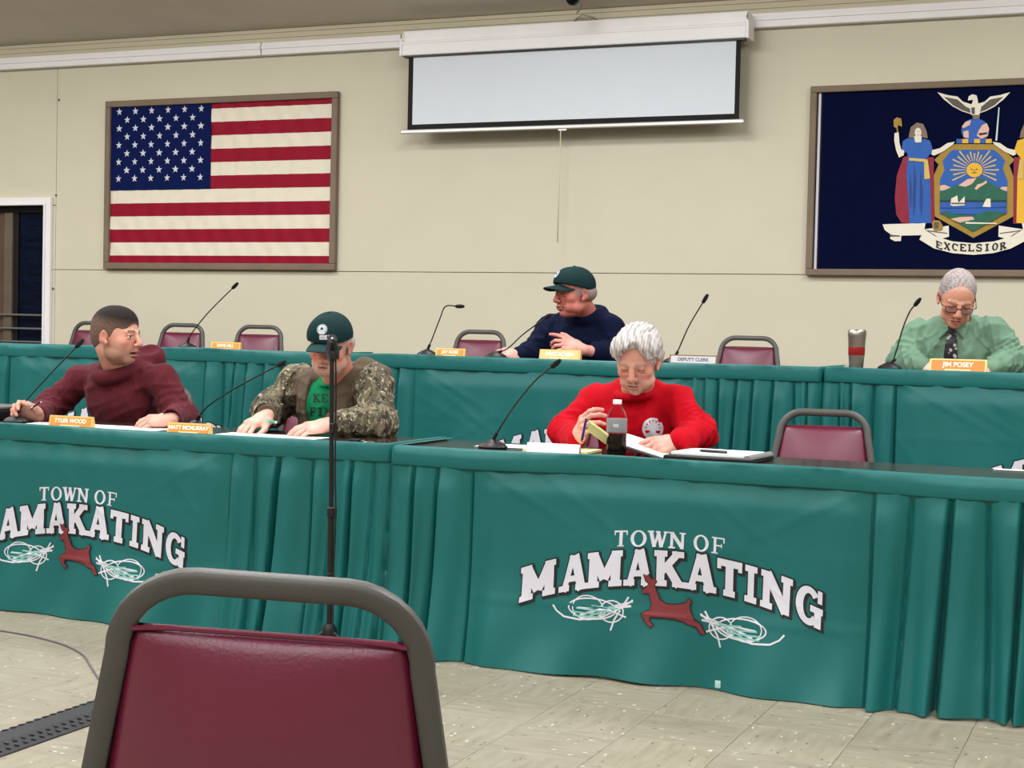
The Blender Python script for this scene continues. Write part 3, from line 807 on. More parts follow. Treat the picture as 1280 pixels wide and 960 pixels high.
def skirt(name, x0, x1, yf, depth, zb, flat, pleats, seed, label, logo_x=None, edge_wave=.006, both=True, right_flat=None):
    """pleated satin skirt clipped round a table"""
    rnd = random.Random(seed)
    ztop = zb+.7415; H = .748-.006
    t = empty(name, ((x0+x1)/2, yf, zb)); tag(t, label, 'table skirt', 'teal skirts of the meeting tables')
    O = t.location.copy()
    pl = sorted(pleats)
    drift = {p: rnd.uniform(-.034, .034) for p in pl}; hand = {p: (1 if rnd.random() < .7 else -1) for p in pl}
    amp = {p: rnd.uniform(.8, 1.25) for p in pl}
    bounds = pl
    drift[min(pl, key=lambda p: abs(p-flat[0]))] = 0; drift[min(pl, key=lambda p: abs(p-flat[1]))] = 0
    ph = [rnd.uniform(0, 6.28) for _ in range(12)]
    f0, f1 = flat
    creases = [(f0+(f1-f0)*rnd.random(), rnd.uniform(.1, .6), rnd.uniform(-2.4, 2.4), rnd.uniform(.0006, .0022)) for _ in range(9)]
    creases += [(f0+.06, .02, 2.2, .004), (f1-.06, .02, -2.2, .004)]
    def disp(x, dn):
        """outward displacement at position x and relative depth dn (0 = under the band, 1 = hem)"""
        d = .0035+.024*dn+.045*max(0, dn-.5)**1.5*2.2
        # pleats
        k = None
        q = [p+drift[p]*dn for p in bounds]
        for i in range(len(q)-1):
            if q[i] <= x < q[i+1]: k = i; break
        inflat = (f0+.0 <= x <= f1)
        if k is not None and not (bounds[k] >= f0-1e-6 and bounds[k+1] <= f1+1e-6):
            w = q[k+1]-q[k]; u = (x-q[k])/w
            u0 = u
            if hand[bounds[k]] < 0: u = 1-u
            A = (.036+.034*dn)*min(1, w/.085)*amp[bounds[k]]*(.30+.70*sstep(0, .14, dn))
            s = sstep(0, .16, u)*(1-.85*u**1.15)
            d += A*s - A*.35 - (.016+.014*dn)*(math.exp(-(u0/.055)**2)+math.exp(-((1-u0)/.045)**2))*sstep(.0, .05, dn)
            d += (.0018+.005*dn)*math.sin(u*9+ph[(k+3) % 12]+dn*2.5)
            d += .006*dn*math.sin(u*5+ph[k % 12])
        else:
            e = sstep(0, .10, x-f0)*sstep(0, .10, f1-x) if inflat else .3
            d += .016*e*sstep(0, .12, dn)
            d += e*((.0035+.016*dn*dn)*math.sin(x*6.3+ph[0]+dn*1.8)+(.0016+.012*dn*dn)*math.sin(x*13+ph[1]-dn*3.5)+.016*dn**3*math.sin(x*19+ph[2]+dn*5))
            d += .0022*(1-dn)*math.sin(x*46+ph[3])*e*sstep(.45, 0, dn)
            for cx, cz, sl, a in creases:
                v = (x-cx)-sl*(dn-cz)*.6
                L = math.exp(-((dn-cz)/.22)**2)
                d += a*L*math.exp(-(v/.018)**2)
            # horizontal packing folds
            for cz in (.33, .66):
                d += .0022*math.exp(-((dn-cz)/.010)**2)
        return d
    BAND = .066
    zbt = ztop-BAND
    def zofs(x): return edge_wave*(math.sin(x*3.1+ph[4])+.5*math.sin(x*7.7+ph[5]))
    def surf(x, z):
        dn = min(1, max(0, (zbt-z)/(zbt-zb)))
        return yf-disp(x, dn)
    nx = int((x1-x0)/.0055); nz = 44
    vs = []; fs = []
    cols = []
    # left side strip, front, right side strip
    for i in range(9): cols.append(('L', yf+depth*(1-i/9)))
    for i in range(nx+1): cols.append(('F', x0+(x1-x0)*i/nx))
    for i in range(1, 10): cols.append(('R', yf+depth*i/9))
    r = .03
    for kind, c in cols:
        for j in range(nz+1):
            dn = j/nz; z = zbt+.004+(zb+.004-zbt-.004)*dn
            hem = .010*math.sin(c*5.1+ph[6])*dn if kind == 'F' else 0
            if kind == 'F':
                x = c; d = disp(x, dn)
                ed = min(x-x0, x1-x)
                cor = max(0, 1-ed/r)
                y = yf-d*(1-.5*cor**2)+cor**3*.012
                px_ = x+(-.012 if x < x0+r else (.012 if x > x1-r else 0))*(1-ed/r if ed < r else 0)*(1+dn)
                # pleat cloth leans sideways with its drift
                vs.append((px_, y, z+max(0, hem)*.6))
            elif kind == 'L': vs.append((x0-.010-.022*dn-.010*math.sin(c*22+ph[7])*(.4+dn), c, z))
            else: vs.append((x1+.010+.022*dn+.010*math.sin(c*22+ph[8])*(.4+dn), c, z))
    nc = len(cols)
    for i in range(nc-1):
        for j in range(nz):
            a = i*(nz+1)+j; fs.append((a, a+1, a+nz+2, a+nz+1))
    b = MB(); b.add([(v[0]-O.x, v[1]-O.y, v[2]-O.z) for v in vs], fs)
    body = b.build('pleated_cloth', teal_m, t, fix=False)
    # header band folded over the table edge
    vs = []; fs = []
    prof = [(-.022, .0030), (-.004, .0036), (.0045, .0010), (.0080, -.007), (.0105, -.025), (.0110, -.045), (.0105, -.060), (.0085, -.066), (.002, -.066)]
    rows = len(prof)
    ring = [(x0-.000, yf+depth, -1, 0)]+[(x0, yf+depth*(1-k/6), -1, 0) for k in range(1, 6)]+[(x0+.004, yf+.004, -.7, -.7)]
    ring += [(x0+.012+(x1-x0-.024)*k/300, yf, 0, -1) for k in range(301)]
    ring += [(x1-.004, yf+.004, .7, -.7)]+[(x1, yf+depth*k/6, 1, 0) for k in range(1, 7)]
    for (x, y, nx_, ny_) in ring:
        wv = zofs(x); pk = .0016*math.sin(x*23+ph[9])+.0020*(1-abs(math.sin(x*9+ph[10]+2*math.sin(x*4))))**3+.0012*math.sin(x*61+3*math.sin(x*13))
        for k, (o, dz) in enumerate(prof):
            oo = o+(pk if k > 2 else 0)+(wv*.5 if k == 2 else 0)
            zz = ztop+dz+(wv*(.25 if k <= 1 else 1.0 if k < 5 else .55))
            zz = max(zz, ztop+.0005) if k <= 1 else zz
            vs.append((x+nx_*oo-O.x, y+ny_*oo-O.y, zz-O.z))
    for i in range(len(ring)-1):
        for k in range(rows-1):
            a = i*rows+k; fs.append((a, a+1, a+rows+1, a+rows))
    b = MB(); b.add(vs, fs); b.build('header_band', teal_m, t, fix=False)
    if logo_x is not None: add_logo(t, O, logo_x, zb, surf)
    return t

def add_logo(t, O, cx, zb, surf):
    def place(x, z, l):
        X = cx+x; Z = zb+z
        return Vector((X-O.x, surf(X, Z)-.0022-.0012*l-O.y, Z-O.z))
    lets = [('M', -.522, -.398), ('A', -.378, -.280), ('M', -.276, -.158), ('A', -.146, -.054), ('K', -.046, .056), ('A', .062, .162),
            ('T', .170, .248), ('I', .256, .306), ('N', .316, .416), ('G', .430, .514)]
    def base(x): return .326-.36*x*x
    outl = []; wh = []
    for ch, a, b_ in lets:
        hgt = .119
        for q in glyph(ch, .27, .17):
            f = lambda p: (a+(b_-a)*p[0], base(a+(b_-a)*p[0])+hgt*p[1])
            Q = [f(p) for p in q]
            wh.append((Q, 0, 2))
            G = grow(Q, .0045); outl.append((G, 0, 0)); outl.append(([(x+.0055, z-.0055) for x, z in G], 0, 0))
    poly_pieces(outl, place, .03, 'lettering_outline', [black_print], t)
    poly_pieces(wh, place, .03, 'lettering', [white_print], t)
    small = {0: [], 1: []}
    for ch, a, b_ in [('T', -.188, -.142), ('O', -.132, -.077), ('W', -.070, -.006), ('N', .000, .056), ('O', .084, .136), ('F', .146, .190)]:
        for q in glyph(ch, .20, .09):
            f = lambda p: (a+(b_-a)*p[0], .450+.004-.25*(a+(b_-a)*p[0])**2+.054*p[1])
            small[int(a > .07)].append(([f(p) for p in q], 0, 0))
    for k_ in (0, 1): poly_pieces(small[k_], place, .03, 'small_lettering', [white_print], t)
    # leaping deer, outline in the plane of the cloth
    D = [(540, 282), (550, 292), (556, 284), (566, 302), (580, 300), (584, 312), (576, 322), (586, 348), (600, 378), (622, 392), (655, 395), (690, 390), (702, 372), (712, 384), (704, 400),
         (712, 428), (722, 450), (742, 464), (762, 500), (748, 502), (730, 474), (700, 464), (688, 456), (650, 444), (620, 440), (596, 438), (566, 436), (562, 450), (578, 466), (570, 474), (548, 452), (536, 424), (552, 416), (566, 412), (570, 392), (560, 352), (540, 352), (534, 342), (552, 330), (560, 318), (548, 308)]
    C0 = at(620+640*.34375, 620+300*.34375, 4.95)
    d2 = []
    for x, y in D:
        p = at(620+x*.34375, 620+y*.34375, 4.95); d2.append((p.x+1.505, p.z))
    area_ = sum(d2[i][0]*d2[(i+1) % len(d2)][1]-d2[(i+1) % len(d2)][0]*d2[i][1] for i in range(len(d2)))
    sg = 1 if area_ > 0 else -1
    out = []
    for i in range(len(d2)):
        p0 = Vector(d2[i-1]); p2 = Vector(d2[(i+1) % len(d2)]); d = (p2-p0).normalized(); n = Vector((d.y, -d.x))*sg
        out.append(tuple(Vector(d2[i])+n*.0035))
    poly_pieces([(out, 0, 3.2)], place, .03, 'deer_outline', [black_print], t)
    poly_pieces([(d2, 0, 4.2)], place, .03, 'deer', [deer_m], t)
    # scroll flourishes
    for sgn, ox, oz in ((-1, -.235, .222), (1, .235, .196)):
        sc = []
        def T(p): return (ox+sgn*p[0], oz+p[1])
        for pts, w in [
            ([(-.12, .05), (-.08, .02), (-.02, -.012), (.06, -.028), (.12, -.024), (.15, -.008), (.165, .010)], .006),
            (arc(.02, .012, .085, .034, 0, 360, 26), .005), (arc(-.05, .008, .04, .036, 0, 360, 20), .0045), (arc(.035, .014, .055, .040, 20, 380, 22), .004),
            ([(-.105, .060), (-.06, -.02), (-.05, -.055)], .006), ([(-.115, .03), (-.03, .018), (.06, -.012)], .008), ([(-.10, -.008), (-.02, .020), (.07, .012)], .006), ([(-.12, .045), (-.06, .028), (.00, -.02)], .005)]:
            for q in pline([T(p) for p in pts], w): sc.append((q, 0, 0))
        for q0, q1 in (((-.075, .016), (.02, .022)), ((-.05, .006), (.075, .010)), ((-.03, -.004), (.09, -.004)), ((-.01, -.014), (.085, -.016)), ((-.06, .026), (.04, -.020))):
            sc.append((seg(T(q0), T(q1), .0055), 1, .3))
        poly_pieces([(q, m, l) for q, m, l in sc], place, .03, 'scroll_ornament', [white_print, mat('pale_teal_print', (126, 178, 170), .6)], t)

FX = [at(x, 620, 4.96).x for x in (515, 543, 589, 1090, 1140, 1190, 1235, 1280)]
FY = 4.98; FD = .46
make_table(-2.55, -.11, FY, FD, 0, 'dark topped folding table of the front row at the right, in a teal skirt')
skirt('table_skirt', -2.55, -.11, FY, FD, 0, (FX[2], FX[3]), [-2.555]+FX+[FX[-1]+.10, FX[-1]+.19, -.105], 3, 'teal pleated skirt with town lettering and red deer on the front right table', -1.505, .007)
FL = [at(x, 620, 4.96).x for x in (283, 313, 343, 386, 412, 435, 462)]
make_table(-4.99, -2.57, FY+.012, FD, 0, 'dark topped folding table at the left of the front row, under the maroon sleeve')
skirt('table_skirt', -4.99, -2.57, FY+.012, FD, 0, (-4.70, FL[0]), [-4.995, -4.90, -4.80, -4.70]+FL+[-2.565], 7, 'teal pleated skirt with town lettering on the front left table, cut by the left edge', -3.925, .004)
BY = 6.78
def bx(l): return [at(x, 500, BY).x for x in l]
p_ = bx((422, 440, 458, 476, 498, 519)); q_ = bx((864, 880, 897, 920, 940, 966, 992, 1008))
make_table(-3.835, -1.397, BY, FD, DZ, 'folding table on the dais, middle one of the back row')
skirt('table_skirt', -3.835, -1.397, BY, FD, DZ, (p_[-1], q_[0]), [-3.84]+p_+q_+[-1.39], 11, 'teal pleated skirt of the middle dais table, behind the man in red', -2.386, .004)
p_ = bx((1049, 1062, 1092, 1120)); 
make_table(-1.372, 1.06, BY, FD, DZ, 'folding table on the dais at the right, in front of the man in green shirt')
skirt('table_skirt', -1.372, 1.06, BY, FD, DZ, (p_[-1], .45), [-1.377]+p_+[.45, .55, .66, .78, .9, 1.065], 17, 'teal pleated skirt of the right dais table, behind the empty burgundy chair', -.14, .005)
q_ = bx((255, 278, 292, 306, 328, 350, 372, 392))
make_table(-6.28, -3.862, BY+.01, FD, DZ, 'folding table on the dais at the left, behind the man in maroon')
skirt('table_skirt', -6.28, -3.862, BY+.01, FD, DZ, (bx((11,))[0], q_[0]), [-6.285, -6.18, -6.08, -5.98, bx((11,))[0]]+q_+[-3.857], 23, 'teal pleated skirt of the left dais table, behind the man in maroon', -4.98, .005)
# little tape tag at the hem
hp = at(897, 860, 4.86)
tag(MB().box((hp.x, hp.y, hp.z+.012), (.018, .002, .024), bev=.0006).build('tape_tag', mat('pale_tape', (170, 206, 198), .5)), 'tiny pale tape tag at the hem under the deer emblem', 'tape')
# ------------------------------------------------------------------ implicit-surface modelling of figures
class SDF:
    def __init__(s, lo, hi, h):
        s.h = h; s.lo = np.array(lo, np.float32)
        s.n = np.maximum(((np.array(hi)-np.array(lo))/h).astype(int)+2, 4)
        s.D = np.full(s.n, .5, np.float32)
        s.ax = [s.lo[i]+h*np.arange(s.n[i], dtype=np.float32) for i in range(3)]
    def region(s, lo, hi):
        a = np.clip(((np.array(lo)-s.lo)/s.h).astype(int)-1, 0, s.n); b = np.clip(((np.array(hi)-s.lo)/s.h).astype(int)+3, 0, s.n)
        if (b <= a).any(): return None
        sl = tuple(slice(int(a[i]), int(b[i])) for i in range(3))
        X = s.ax[0][sl[0]][:, None, None]; Y = s.ax[1][sl[1]][None, :, None]; Z = s.ax[2][sl[2]][None, None, :]
        return sl, X, Y, Z
    def comb(s, sl, d, k, op):
        A = s.D[sl]
        if op == 'add':
            if k > 0:
                hh = np.clip(.5+.5*(A-d)/k, 0, 1); s.D[sl] = A*(1-hh)+d*hh-k*hh*(1-hh)
            else: s.D[sl] = np.minimum(A, d)
        elif op == 'sub':
            d = -d
            if k > 0:
                hh = np.clip(.5-.5*(A-d)/k, 0, 1); s.D[sl] = A*(1-hh)+d*hh+k*hh*(1-hh)
            else: s.D[sl] = np.maximum(A, d)
        elif op == 'int': s.D[sl] = np.maximum(A, d)
    def cap(s, a, b, ra, rb=None, k=.0, op='add', rings=None):
        a = np.array(a, np.float32); b = np.array(b, np.float32); rb = ra if rb is None else rb
        R = max(ra, rb)+k+2*s.h+(.03 if rings else 0)
        r = s.region(np.minimum(a, b)-R, np.maximum(a, b)+R)
        if r is None: return s
        sl, X, Y, Z = r; ab = b-a; L2 = float(ab@ab)+1e-9
        t = ((X-a[0])*ab[0]+(Y-a[1])*ab[1]+(Z-a[2])*ab[2])/L2; t = np.clip(t, 0, 1)
        dx = X-(a[0]+ab[0]*t); dy = Y-(a[1]+ab[1]*t); dz = Z-(a[2]+ab[2]*t)
        d = np.sqrt(dx*dx+dy*dy+dz*dz)-(ra+(rb-ra)*t)
        if rings:
            n, am, ph, t0, t1 = rings
            w = np.clip((t-t0)/max(t1-t0, .01), 0, 1) if t1 > t0 else np.clip((t0-t)/max(t0-t1, .01), 0, 1)
            arg = n*t*math.pi+ph+1.1*np.sin(X*31+ph)+1.3*np.sin(Z*27+2*ph)+.9*np.sin(Y*33)
            d = d-am*w*((1-np.abs(np.sin(arg)))**1.0-.3)
        s.comb(sl, d, k, op); return s
    def ell(s, c, r, k=.0, op='add', R=None):
        c = np.array(c, np.float32); r = np.array(r, np.float32); m = (max(r) if R is not None else r)+k+2*s.h
        rg = s.region(c-m, c+m)
        if rg is None: return s
        sl, X, Y, Z = rg; x, y, z = X-c[0], Y-c[1], Z-c[2]
        if R is not None:
            M = np.array(R)                      # columns: local axes in the world
            x, y, z = (x*M[0, 0]+y*M[1, 0]+z*M[2, 0], x*M[0, 1]+y*M[1, 1]+z*M[2, 1], x*M[0, 2]+y*M[1, 2]+z*M[2, 2])
        k0 = np.sqrt((x/r[0])**2+(y/r[1])**2+(z/r[2])**2)+1e-6; k1 = np.sqrt((x/r[0]**2)**2+(y/r[1]**2)**2+(z/r[2]**2)**2)+1e-6
        s.comb(sl, k0*(k0-1)/k1, k, op); return s
    def fn(s, lo, hi, f, k=0.0, op='add'):
        r = s.region(lo, hi)
        if r is None: return s
        sl, X, Y, Z = r; s.comb(sl, f(X, Y, Z)+0*(X+Y+Z), k, op); return s
    def displace(s, f):
        X = s.ax[0][:, None, None]; Y = s.ax[1][None, :, None]; Z = s.ax[2][None, None, :]
        s.D += f(X, Y, Z).astype(np.float32); return s
    def mesh(s):
        D = s.D.copy(); D[0] = D[-1] = .5; D[:, 0] = D[:, -1] = .5; D[:, :, 0] = D[:, :, -1] = .5
        S = D < 0
        c = np.zeros(np.array(D.shape)-1, np.int8)
        for i in (0, 1):
            for j in (0, 1):
                for k in (0, 1):
                    c += S[i:S.shape[0]-1+i, j:S.shape[1]-1+j, k:S.shape[2]-1+k]
        act = (c > 0) & (c < 8); idx = np.argwhere(act)
        ids = np.full(act.shape, -1, np.int32); ids[act] = np.arange(len(idx))
        P = np.zeros((len(idx), 3), np.float32); W = np.zeros(len(idx), np.float32)
        corners = [(0, 0, 0), (1, 0, 0), (0, 1, 0), (1, 1, 0), (0, 0, 1), (1, 0, 1), (0, 1, 1), (1, 1, 1)]
        vals = [D[idx[:, 0]+q[0], idx[:, 1]+q[1], idx[:, 2]+q[2]] for q in corners]
        for a, b in ((0, 1), (2, 3), (4, 5), (6, 7), (0, 2), (1, 3), (4, 6), (5, 7), (0, 4), (1, 5), (2, 6), (3, 7)):
            va, vb = vals[a], vals[b]; m = (va < 0) != (vb < 0)
            t = np.where(m, va/np.where(m, va-vb, 1), 0)[:, None]
            p = np.array(corners[a])+(np.array(corners[b])-np.array(corners[a]))*t
            P += p*m[:, None]; W += m
        V = s.lo+s.h*(idx+P/W[:, None])
        Q = []
        for axn in range(3):
            sh = [slice(1, -1)]*3; A = [slice(1, -1)]*3; B = [slice(1, -1)]*3
            A[axn] = slice(0, -1); B[axn] = slice(1, None)
            SA, SB = S[tuple(A)], S[tuple(B)]
            e = np.argwhere(SA != SB); flip = SA[tuple(e.T)]
            off = [1, 1, 1]; off[axn] = 0; e = e+np.array(off)
            u, v = [(1, 2), (2, 0), (0, 1)][axn]
            def cid(du, dv):
                q = e.copy(); q[:, u] -= du; q[:, v] -= dv; return ids[tuple(q.T)]
            q = np.stack([cid(1, 1), cid(0, 1), cid(0, 0), cid(1, 0)], 1)
            q[~flip] = q[~flip][:, ::-1]
            Q.append(q)
        return V, np.concatenate(Q)

def mesh_join(parts):
    V = []; Q = []; C = []; n = 0
    for v, q, c in parts:
        V.append(v); Q.append(q+n); C.append(c); n += len(v)
    return np.concatenate(V), np.concatenate(Q), np.concatenate(C)
def np_mesh(name, V, Q, mats, parent, C=None, origin=(0, 0, 0), smooth_iter=0):
    me = bpy.data.meshes.new(name)
    V = V-np.array(origin, np.float32)
    if smooth_iter:
        n = len(V)
        for _ in range(smooth_iter):
            acc = np.zeros((n, 3)); w = np.zeros(n)
            for a, b in ((0, 1), (1, 2), (2, 3), (3, 0)):
                np.add.at(acc, Q[:, a], V[Q[:, b]]); np.add.at(w, Q[:, a], 1)
                np.add.at(acc, Q[:, b], V[Q[:, a]]); np.add.at(w, Q[:, b], 1)
            V = .5*V+.5*acc/np.maximum(w, 1)[:, None]
    me.vertices.add(len(V)); me.vertices.foreach_set('co', V.astype(np.float32).ravel())
    me.loops.add(len(Q)*4); me.loops.foreach_set('vertex_index', Q.astype(np.int32).ravel())
    me.polygons.add(len(Q)); me.polygons.foreach_set('loop_start', np.arange(0, len(Q)*4, 4, dtype=np.int32))
    me.polygons.foreach_set('loop_total', np.full(len(Q), 4, np.int32))
    me.update(calc_edges=True)
    if C is not None:
        at_ = me.color_attributes.new('Col', 'FLOAT_COLOR', 'POINT')
        c4 = np.ones((len(V), 4), np.float32); c4[:, :3] = C; at_.data.foreach_set('color', c4.ravel())
    return link(name, me, mats, parent)

def lin(c): return np.array(srgb(*c)[:3], np.float32)
def R_from(fwd, up):
    y = Vector(fwd).normalized(); x = y.cross(Vector(up)).normalized(); z = x.cross(y)
    return Matrix((x, y, z)).transposed()
def face_dir(px, py, right_deg, down_deg, tilt_deg=0.0):
    """forward direction of a head seen at px,py; right_deg turns it to the viewer's right"""
    d = ray(px, py); d.z = 0; d.normalize(); f = -d
    f = Matrix.Rotation(math.radians(right_deg), 3, 'Z') @ f
    side = f.cross(Vector((0, 0, 1)))
    R1 = Matrix.Rotation(math.radians(-down_deg), 3, side)
    f2 = R1 @ f; up = R1 @ Vector((0, 0, 1))
    up = Matrix.Rotation(math.radians(tilt_deg), 3, f2) @ up
    return R_from(f2, up)

skin_m = mat('skin', (200, 150, 130), .5, attr=True, var=.05, vscale=70, bump=.12, bscale=260, sss=.12, spec=.4)

def head_sdf(o):
    """head in its own frame: +Y face, +Z crown.  o: options"""
    h = o.get('h', .0024)
    s = SDF((-.12, -.16, -.24), (.12, .145, .15), h)
    w = o.get('w', 1.0)
    s.ell((0, -.014, .036), (.077*w, .097, .086))
    s.ell((0, .028, -.005), (.066*w, .064, .092), .02)
    s.ell((0, .022, -.062), (.058*w*o.get('jaw', 1), .062, .048), .02)
    s.ell((0, .068, -.092), (.024, .022, .020), .018)                    # chin
    for q in (-1, 1):
        s.ell((q*.043*w, .056, -.022), (.022, .022, .020), .018)         # cheek
        s.ell((q*.050*w*o.get('jaw', 1), .022, -.072), (.015, .028, .018), .02)            # jaw angle
        s.ell((q*.031, .100, .004), (.0175, .014, .0115), .010, 'sub')   # socket
        s.ell((q*.031, .0775, .004), (.0135, .0125, .0125), .002)        # eyeball
        s.cap((q*.017, .0885, .0105), (q*.043, .0815, .0095), .0034, .0026, .003)   # upper lid
        s.cap((q*.018, .0880, -.0035), (q*.044, .0825, -.0030), .0026, .0026, .003) # lower lid
        s.cap((q*.012, .0925, .0225), (q*.045, .078, .0225), .0062, .0045, .011)     # brow
        if o.get('jowl', 0):
            s.cap((q*.020, .098, -.034), (q*.036, .086, -.070), .0022, .0030, .004, 'sub')
            s.ell((q*.040, .062, -.062), (.018, .018, .022), .014)
            s.cap((q*.020, .090, -.010), (q*.044, .078, -.016), .0018, .0018, .004, 'sub')
        # ear
        E = Matrix.Rotation(q*math.radians(18), 3, 'Z') @ Matrix.Rotation(math.radians(-10), 3, 'X')
        s.ell((q*.079*w, -.012, -.004), (.0072, .0172, .0295), .004, R=E)
        s.ell((q*.0855*w, -.009, .002), (.0058, .0105, .0185), .002, 'sub', R=E)
        s.ell((q*.078*w, .000, -.028), (.006, .010, .011), .005)
    s.cap((0, .090, .018), (0, .112, -.022), .0085, .0120, .009)          # nose
    s.ell((0, .1135, -.027), (.0125, .0115, .0105), .006)
    for q in (-1, 1):
        s.ell((q*.0125, .1035, -.031), (.0080, .0100, .0072), .005)
        s.ell((q*.0065, .110, -.0375), (.0038, .0050, .0035), .002, 'sub')
    s.cap((0, .101, -.040), (0, .098, -.052), .0050, .0065, .010)         # philtrum
    op = o.get('open', 0.0)
    for t0, t1, r, zz in ((-.025, 0, .0038, -.0575), (0, .025, .0038, -.0575)):
        s.cap((t0, .0945 if t0 else .101, zz), (t1, .101 if t1 == 0 else .0945, zz), r, r, .005)
        s.cap((t0*.85, .0930 if t0 else .0985, zz-.011-op), (t1*.85, .0985 if t1 == 0 else .0930, zz-.011-op), r+.0012, r+.0012, .006)
    if op: s.ell((0, .100, -.063-op*.5), (.015, .012, .0020+op*.6), .002, 'sub')
    else: s.cap((-.022, .1015, -.0628), (.022, .1015, -.0628), .0022, .0022, .0025, 'sub')
    s.cap((-.012, .0925, -.0785-op), (.012, .0925, -.0785-op), .0035, .0035, .005, 'sub')
    if o.get('furrow'):
        for zz in (.038, .048, .058): s.cap((-.03, .094-(zz-.03)*.25, zz), (.03, .094-(zz-.03)*.25, zz), .0016, .0016, .003, 'sub')
    nk = o['neck']                                                         # base of neck in head space
    r0 = o.get('neck_r', .060)
    s.cap((0, -.030, -.045), tuple(nk), r0*.95, r0*1.08, .02)
    if o.get('dbl'): s.ell((0, .030, -.098), (.038, .038, .015), .018)
    if o.get('beard'):
        am = o['beard']
        def f(X, Y, Z):
            k0 = np.sqrt((X/(.060*w+am))**2+((Y-.036)/(.062+am))**2+((Z+.075)/(.046+am))**2)+1e-6
            d = (k0-1)*.05
            d = np.maximum(d, (Z+.050-.45*np.maximum(0, (.05-Y))*1.0))
            return d+.0014*np.sin(X*700+3*np.sin(Z*300))*np.sin(Z*520)
        s.fn((-.09, -.05, -.16), (.09, .13, -.01), f, .004)
        s.ell((0, .106, -.062), (.016, .012, .0035), .003, 'sub')
    return s
def head_color(V, o):
    X, Y, Z = V[:, 0], V[:, 1], V[:, 2]; A = np.abs(X)
    sk = lin(o['skin']); C = np.tile(sk, (len(V), 1))
    def blend(m, c):
        m = np.clip(m, 0, 1)[:, None]; C[:] = C*(1-m)+lin(c)*m
    red = o.get('red', (190, 110, 96))
    g = lambda x0, y0, z0, r: np.exp(-(((A-x0)**2+(Y-y0)**2+(Z-z0)**2)/r**2))
    blend(.55*g(.042, .07, -.02, .024), red); blend(.6*g(0, .113, -.026, .015), red); blend(.5*g(.082, -.01, -.004, .03), red)
    if o.get('stubble'):
        st = 1/(1+np.exp((Z+.047-.35*np.clip(.06-Y, 0, .1))/.004))*(Y > -.02)*(Z > -.125)
        blend(o['stubble'][1]*st, o['stubble'][0])
    if o.get('beard_c'):
        st = 1/(1+np.exp((Z+.052-.42*np.clip(.055-Y, 0, .1))/.004))*(Y > -.02)*(Z > -.14)
        nz = .8+.2*np.sin(X*900)*np.sin(Z*800)
        blend(st*nz, o['beard_c'])
        blend(np.clip(1.6-(np.abs(Z+.049)/.006), 0, 1)*(A < .03)*(Y > .085), o['beard_c'])
    op = o.get('open', 0)
    lip = ((A < .024) & (Y > .086) & (Z < -.0535+A*.08) & (Z > -.0745-op+A*.15))*1.0
    blend(lip*.55, o.get('lip', (168, 90, 84)))
    mo = ((A < .019) & (Y > .080) & (np.abs(Z+.063+op*.5) < .0022+op*.55))*1.0
    blend(mo*.85, (70, 28, 28))
    if o.get('temple'): blend(.8*np.clip((A-.050)/.008, 0, 1)*np.clip((Y+.012)/.01, 0, 1)*np.clip((.048-Y)/.01, 0, 1)*np.clip((Z+.022)/.012, 0, 1), o['temple'])
    bz = .0265-.08*np.clip(A-.034, 0, 1)+.05*np.clip(.02-A, 0, 1)
    blend(np.clip(1.6-np.abs(Z-bz)/.0042, 0, 1)*((A > .012) & (A < .045) & (Y > .068))*o.get('brow_k', .85), o['brow'])
    # eyes: white, iris, lash line
    ex = (A-.031); ez = Z-.0035; dn = o.get('eye', 1.0)      # eye: 1 open .. 0 lowered lids
    inside = ((ex/.0125)**2+(ez/(.0052*max(dn, .01)))**2 < 1)*(Y > .075)
    if dn > .3:
        blend(inside*1.0, (214, 206, 200))
        gx = o.get('gaze', 0)
        blend((((X-np.sign(X)*.031-gx)**2+ez**2 < .0052**2)*inside)*1.0, (52, 38, 30))
    lash = np.clip(1.5-np.abs(ez-(.0050*dn if dn > .3 else -.0022)+((ex/.0125)**2)*.002)/.0020, 0, 1)*(np.abs(ex) < .0145)*(Y > .072)
    blend(lash*.8, (60, 38, 32))
    blend(.8*g(.0065, .110, -.0375, .0034), (100, 50, 44)); blend(.55*g(.0875*o.get('w', 1), -.008, .003, .0115), (150, 76, 66))  # nostrils and ear hollow: shading painted into the skin colour
    if 'scalp' in o:
        blend(o['scalp'][1]*np.clip((Z-.045+.6*np.clip(.03-Y, -1, .06))/.01, 0, 1)*(Y < .085), o['scalp'][0])
    return C

